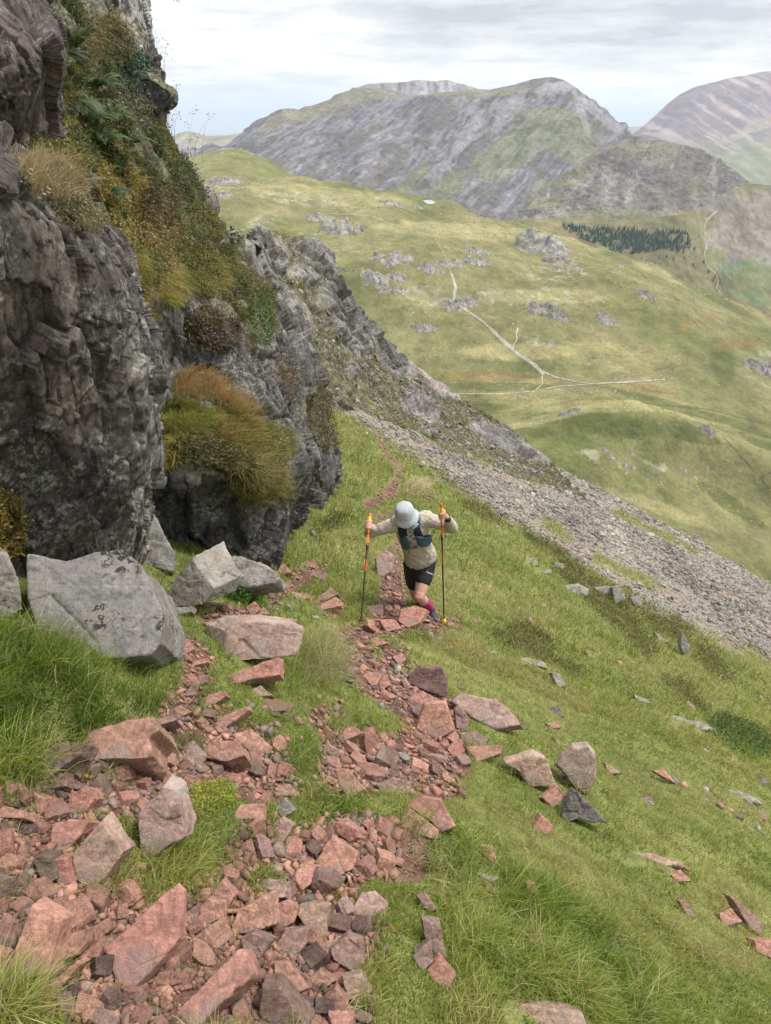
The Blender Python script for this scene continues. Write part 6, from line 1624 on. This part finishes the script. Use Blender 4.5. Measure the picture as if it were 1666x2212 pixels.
body = child('body', bm, M2['skin'], person, org, 2, .0062)
def eyeball(s):
    bm = bmesh.new(); bmesh.ops.create_uvsphere(bm, u_segments=12, v_segments=8, radius=.0125)
    for v in bm.verts: v.co = v.co + head + hf * .079 + hs * s * .032 + hx * .008
    return bm
for s in (-1, 1): child('eye', eyeball(s), M2['white'], person, org)
bm = bmesh.new()                                                # grey beard and hair at the nape
limb(bm, [head + hs * .066 - hx * .03 + hf * .02, head + hs * .045 - hx * .082 + hf * .05, head - hx * .098 + hf * .068, head - hs * .045 - hx * .082 + hf * .05, head - hs * .066 - hx * .03 + hf * .02], [.014, .024, .026, .024, .014], hx)
child('beard', bm, M2['hair'], person, org, 1, .007, lambda c: .003 * fbm(c / .012, 2, 5))
bm = bmesh.new()
limb(bm, [head + hs * .074 - hf * .01 + hx * .01, head + hs * .05 - hf * .07 - hx * .02, head - hf * .088 - hx * .03, head - hs * .05 - hf * .07 - hx * .02, head - hs * .074 - hf * .01 + hx * .01], [.012, .02, .022, .02, .012], hx)
child('hair', bm, M2['hair'], person, org, 1, .007, lambda c: .003 * fbm(c / .012, 2, 6))
# hat: soft crown and a turned down brim
bm = bmesh.new(); rows = []
hc = head + hx * .022
prof = [(.004, .124), (.045, .122), (.074, .114), (.090, .098), (.098, .066), (.104, .020), (.109, .0), (.118, -.016), (.132, -.036), (.142, -.052), (.1395, -.055), (.128, -.039), (.112, -.018), (.101, .004), (.092, .06), (.070, .10), (.004, .114)]
nseg = 48
for (r, h) in prof:
    ring = []
    for q in np.linspace(0, 2 * math.pi, nseg, endpoint=False):
        rr2 = .93 * r * (1 + .03 * math.cos(2 * q)); wv = (.008 * math.sin(3 * q + .6) + .006 * math.sin(5 * q + 2)) * max(0, (r - .10) / .05)
        cr_ = .004 * math.sin(7 * q + h * 60) * (1 if .03 < h < .115 else 0)
        p = hc + hs * (rr2 + cr_) * math.cos(q) + hf * (rr2 * 1.10 + cr_) * math.sin(q) + hx * (h + wv - .012 * max(0, (r - .1) / .05) * abs(math.sin(q)))
        ring.append(bm.verts.new(p))
    rows.append(ring)
for a, b in zip(rows[:-1], rows[1:]):
    for i in range(nseg): bm.faces.new((a[i], a[(i + 1) % nseg], b[(i + 1) % nseg], b[i]))
bm.faces.new(rows[0]); bm.faces.new(rows[-1][::-1])
hat = child('hat', bm, M2['hat'], person, org, disp=lambda c: .0035 * fbm(c / .045, 3, 7))
bm = bmesh.new()                                                # seam band
tube(bm, [hc + hs * .0985 * math.cos(q) + hf * .1075 * math.sin(q) + hx * .020 for q in np.linspace(0, 2 * math.pi, 40)], [.0028] * 40, hx, None, 6)
child('hat_band', bm, mat_plain('hat_seam', (.30, .32, .345), .9, .2, 40), hat, Vector((0, 0, 0)) + org)
# shirt with long sleeves
bm = bmesh.new()
hem = J(909, 1204, .03)
limb(bm, [neck.lerp(chest, -.1), neck.lerp(chest, .35), chest, waist, hem.lerp(waist, .3), hem], [.105, .150, .168, .160, .176, .178], SX, [.66, .72, .76, .80, .82, .80], 26)
tube(bm, [shL, neck.lerp(chest, .15), shR], [.072, .10, .074])
limb(bm, [shL.lerp(chest, .12), shL.lerp(elL, .45), elL, elL.lerp(wrL, .55), elL.lerp(wrL, .92)], [.084, .064, .056, .050, .040]); limb(bm, [shR.lerp(chest, .12), shR.lerp(elR, .45), elR, elR.lerp(wrR, .55), elR.lerp(wrR, .88)], [.086, .066, .058, .050, .041])
def folds(c):
    q = np.stack([(c[:, 0] + c[:, 2] * .7) * 14, (c[:, 1]) * 9, (c[:, 2] - c[:, 0] * .6) * 7], -1)
    return .017 * fbm(q, 3, 8) + .008 * (1 - 2 * np.abs(fbm(q * 2.1, 3, 9)))
shirt = child('shirt', bm, M2['shirt'], person, org, 3, .009, folds)
SH = bvh_of(get_co(shirt.data) + np.array(org[:]), [list(p.vertices) for p in shirt.data.polygons])
# shorts
bm = bmesh.new()
limb(bm, [hem.lerp(waist, .25), hem.lerp(pelv, .4), pelv, pelv.lerp(J(906, 1230, .06), .9)], [.150, .158, .160, .135], SX, [.82, .82, .84, .8], 24)
limb(bm, [hipA + Vector((0, 0, .03)), hipA.lerp(kneeA, .25), hipA.lerp(kneeA, .46)], [.108, .104, .098]); limb(bm, [hipB + Vector((0, 0, .03)), hipB.lerp(kneeB, .3), hipB.lerp(kneeB, .58)], [.108, .102, .096])
shorts = child('shorts', bm, M2['shorts'], person, org, 2, .009, lambda c: .006 * fbm(c / .09, 3, 10))
SHO = bvh_of(get_co(shorts.data) + np.array(org[:]), [list(p.vertices) for p in shorts.data.polygons])
# socks and shoes
for (k_, a_, f_, lab, td) in ((kneeA, ankA, fA, None, Vector((.30, -.92, -.25))), (kneeB, ankB, fB, None, Vector((-.10, -.95, -.25)))):
    bm = bmesh.new(); limb(bm, [k_.lerp(a_, .34), k_.lerp(a_, .5), k_.lerp(a_, .8), a_, a_ - Vector((0, 0, .02))], [.061, .061, .047, .043, .044])
    child('sock', bm, M2['sock'], person, org, 1, .007)
    td = td.normalized(); sd_ = td.cross(Vector((0, 0, 1))).normalized(); b0 = f_ + Vector((0, 0, .03))
    heel = Vector((a_.x, a_.y, b0.z)) - td * .05
    bm = bmesh.new()
    limb(bm, [heel, heel + td * .07 + Vector((0, 0, .012)), heel + td * .17, heel + td * .25 - Vector((0, 0, .004))], [.040, .046, .049, .032], sd_, [1.0, 1.1, .8, .8])
    tube(bm, [a_ + Vector((0, 0, .0)), heel + td * .06 + Vector((0, 0, .03))], [.047, .048])
    shoe = child('shoe', bm, M2['shoe'], person, org, 1, .007)
    bm = bmesh.new()
    limb(bm, [heel - Vector((0, 0, .026)), heel + td * .1 - Vector((0, 0, .024)), heel + td * .18 - Vector((0, 0, .026)), heel + td * .255 - Vector((0, 0, .02))], [.044, .044, .052, .036], sd_, [.42] * 4)
    child('sole', bm, M2['black'], shoe, org, 0, .006)
# running vest: two front pockets and the shoulder straps
def cq(x, y): return 733.0 + x * .18, 1039.6 + y * .18
def on_shirt(x, y, bv=None, lift=0.0):
    l, n = hit(bv or SH, x, y)
    if l is None: return V(x, y, Y0 - .14)
    return l - l.normalized() * lift
def panel(name, poly, lift, mat, bulge=.0, parent=None, bv=None):
    q = [cq(*p) for p in poly]; cx = sum(a for a, b in q) / len(q); cy = sum(b for a, b in q) / len(q)
    Q = []
    for i, (a, b) in enumerate(q):                              # edge points kept close to the body
        a2, b2 = q[(i + 1) % len(q)]
        for t in (0, .5): Q.append((a + (a2 - a) * t, b + (b2 - b) * t))
    bm = bmesh.new(); f = [bm.verts.new(on_shirt(a, b, bv, lift)) for a, b in Q]; g = [bm.verts.new(on_shirt(a, b, bv, -.03)) for a, b in Q]
    mid = [bm.verts.new(on_shirt(cx + (a - cx) * .5, cy + (b - cy) * .5, bv, lift + bulge)) for a, b in Q]
    top = bm.verts.new(on_shirt(cx, cy, bv, lift + bulge)); bot = bm.verts.new(on_shirt(cx, cy, bv, -.04)); m = len(Q)
    for i in range(m):
        j = (i + 1) % m
        bm.faces.new((f[i], f[j], mid[j], mid[i])); bm.faces.new((mid[i], mid[j], top)); bm.faces.new((f[j], f[i], g[i], g[j])); bm.faces.new((g[j], g[i], bot))
    bmesh.ops.recalc_face_normals(bm, faces=bm.faces)
    return child(name, bm, mat, parent or person, org, 2, .006, lambda c: .003 * fbm(c / .03, 3, 12))
vest = panel('vest', [(905, 650), (1020, 668), (1122, 632), (1128, 700), (1080, 775), (1000, 798), (945, 780)], .022, M2['vest'], .025)
panel('vest_pocket', [(722, 690), (800, 650), (838, 720), (862, 795), (805, 832), (748, 800)], .022, M2['vest'], .022, vest)
panel('strap', [(940, 360), (972, 352), (976, 470), (962, 545), (930, 500), (918, 470)], .016, M2['vest'], .004, vest)
panel('mesh_panel', [(885, 560), (965, 540), (985, 600), (1012, 662), (905, 655)], .018, M2['navy'], .008, vest)
panel('mesh_panel', [(700, 565), (760, 525), (805, 560), (822, 655), (730, 690), (715, 640)], .018, M2['navy'], .01, vest)
panel('strap', [(1020, 655), (1122, 632), (1124, 650), (1030, 672)], .046, M2['navy'], .002, vest)
bm = bmesh.new()
zz = [(838, 600), (905, 640), (835, 660), (915, 690), (845, 735), (940, 790), (862, 780), (935, 800), (850, 815), (830, 880)]
tube(bm, [on_shirt(*cq(*p), None, .016) for p in zz], [.0032] * len(zz), None, None, 6)
child('lace', bm, M2['black'], vest, org)
# flask in the vest
fl = empty('flask', on_shirt(*cq(905, 540), None, .03))
a = on_shirt(*cq(880, 560), None, .028); b = on_shirt(*cq(930, 520), None, .036); c = on_shirt(*cq(900, 505), None, .05)
bm = bmesh.new(); tube(bm, [a, b], [.020, .020]); child('bottle_body', bm, M2['flask'], fl, fl.location)
bm = bmesh.new(); tube(bm, [a.lerp(b, .5), c], [.013, .011]); child('spout', bm, mat_plain('flask_valve', (.45, .47, .48), .4, .4, 30), fl, fl.location)
tag(fl, 'small blue soft flask with pale valve sticking out of the vest under the hat', 'bottle')
# watch
bm = bmesh.new(); wd = (wrR - elR).normalized(); w0 = elR.lerp(wrR, .98)
s_, u_ = ringframe(wd, Vector((1, 0, 0)))
tube(bm, [w0 - wd * .011, w0 + wd * .011], [.034, .034], None, None, 20); child('watch', bm, M2['black'], person, org)
tag(person, 'bent figure in grey bucket hat, beige top and black shorts climbing the path', 'person')
# writing
def text(body_, size, name, mat, parent, loc, xdir, zdir, orgp, extr=.0006):
    cu = bpy.data.curves.new('t', 'FONT'); cu.body = body_; cu.size = size; cu.extrude = extr; cu.align_x = 'CENTER'; cu.align_y = 'CENTER'
    o = bpy.data.objects.new('t', cu); COL.objects.link(o); dg = bpy.context.evaluated_depsgraph_get(); dg.update()
    me = bpy.data.meshes.new_from_object(o.evaluated_get(dg)); bpy.data.objects.remove(o)
    z = Vector(zdir).normalized(); x = Vector(xdir); x = (x - z * x.dot(z)).normalized(); y = z.cross(x)
    M_ = Matrix((x, y, z)).transposed().to_4x4(); M_.translation = Vector(loc) - Vector(orgp); me.transform(M_)
    me.materials.clear()
    return link(name, me, mat, parent)
def cloth_text(body_, x, y, size, bv, x2, y2, name):
    p = on_shirt(*cq(x, y), bv, .004); q = on_shirt(*cq(x2, y2), bv, .004)
    l, n = hit(bv, *cq(x, y)); n = n if n is not None else Vector((0, -1, .3))
    if n.dot(p) > 0: n = -n
    text(body_, size, name, M2['white'], shorts, p + n * .004, q - p, n, org)
cloth_text('COMP', 872, 975, .030, SHO, 905, 988, 'lettering'); cloth_text('RESS', 868, 998, .026, SHO, 900, 1010, 'lettering'); cloth_text('Columbia', 1085, 1102, .024, SHO, 1115, 1116, 'lettering')
# trekking poles
def pole(p, label, hand_py, red_py, basket):
    top, tip = p; o = empty('trekking_pole', tip); L = (top - tip).length; ax = (top - tip).normalized()
    g0, g1 = on_pole(p, hand_py + 13), on_pole(p, red_py)
    pu0, pu1 = on_pole(p, hand_py + 13 + (red_py - hand_py) * .36), on_pole(p, hand_py + 13 + (red_py - hand_py) * .62)
    def seg(a, b, r1, r2, name, mat, par=o):
        bm = bmesh.new(); tube(bm, [a, a.lerp(b, .5), b], [r1, (r1 + r2) / 2, r2], None, None, 14); return child(name, bm, M2[mat], par, tip)
    seg(g0, on_pole(p, hand_py - 14) if False else top.lerp(g0, .10), .0135, .0150, 'grip', 'yellow'); seg(top.lerp(g0, .10), top + ax * .004, .0155, .0140, 'cap', 'orange')
    sh = seg(g1, g0, .0088, .0096, 'shaft', 'red'); seg(pu1, pu0, .0094, .0098, 'band', 'purple', sh); seg(pu0 - ax * .018, pu0 + ax * .018, .0125, .0125, 'clamp', 'black')
    seg(tip + ax * .03, g1, .0070, .0086, 'lower_shaft', 'black'); seg(tip, tip + ax * .035, .003, .0065, 'tip', 'yellow' if basket else 'black')
    if basket:
        bm = bmesh.new(); tube(bm, [tip + ax * .040, tip + ax * .052], [.030, .024], None, None, 14); child('basket', bm, M2['yellow'], o, tip)
    mid = g0.lerp(pu0, .52); nrm = -(mid.normalized()); nrm = (nrm - ax * nrm.dot(ax)).normalized()
    text('LEKI', .042, 'lettering', M2['yellow'], o, mid + nrm * .0115, -ax, nrm, tip)
    # wrist strap
    tag(o, label, 'trekking pole'); return o
pole(poleL, 'red and black trekking pole planted left of the runner in the picture', 1134, 1233, False)
pole(poleR, 'red and black trekking pole with yellow tip planted right of the runner in the picture', 1112, 1218, True)
# ================================================================ haze: the air over the valley
hz = Mat('haze_air')
hz.nt.nodes.remove(hz.b)
pv = hz.node('ShaderNodeVolumePrincipled')
pv.inputs['Color'].default_value = (.74, .85, 1.0, 1); pv.inputs['Density'].default_value = 0.85e-4; pv.inputs['Anisotropy'].default_value = .2
hz.nt.links.new(pv.outputs[0], hz.nt.nodes['Material Output'].inputs['Volume'])
HX0, HX1, HY0, HY1, HZ0, HZ1 = -31000, 31000, -3100, 27000, -347, 330
hv = [(x, y, z) for z in (HZ0, HZ1) for y in (HY0, HY1) for x in (HX0, HX1)]
haze = link('haze', mesh_np('haze', hv, [[0, 2, 3, 1], [4, 5, 7, 6], [0, 1, 5, 4], [2, 6, 7, 3], [0, 4, 6, 2], [1, 3, 7, 5]]), hz.m)
tag(haze, kind='stuff')
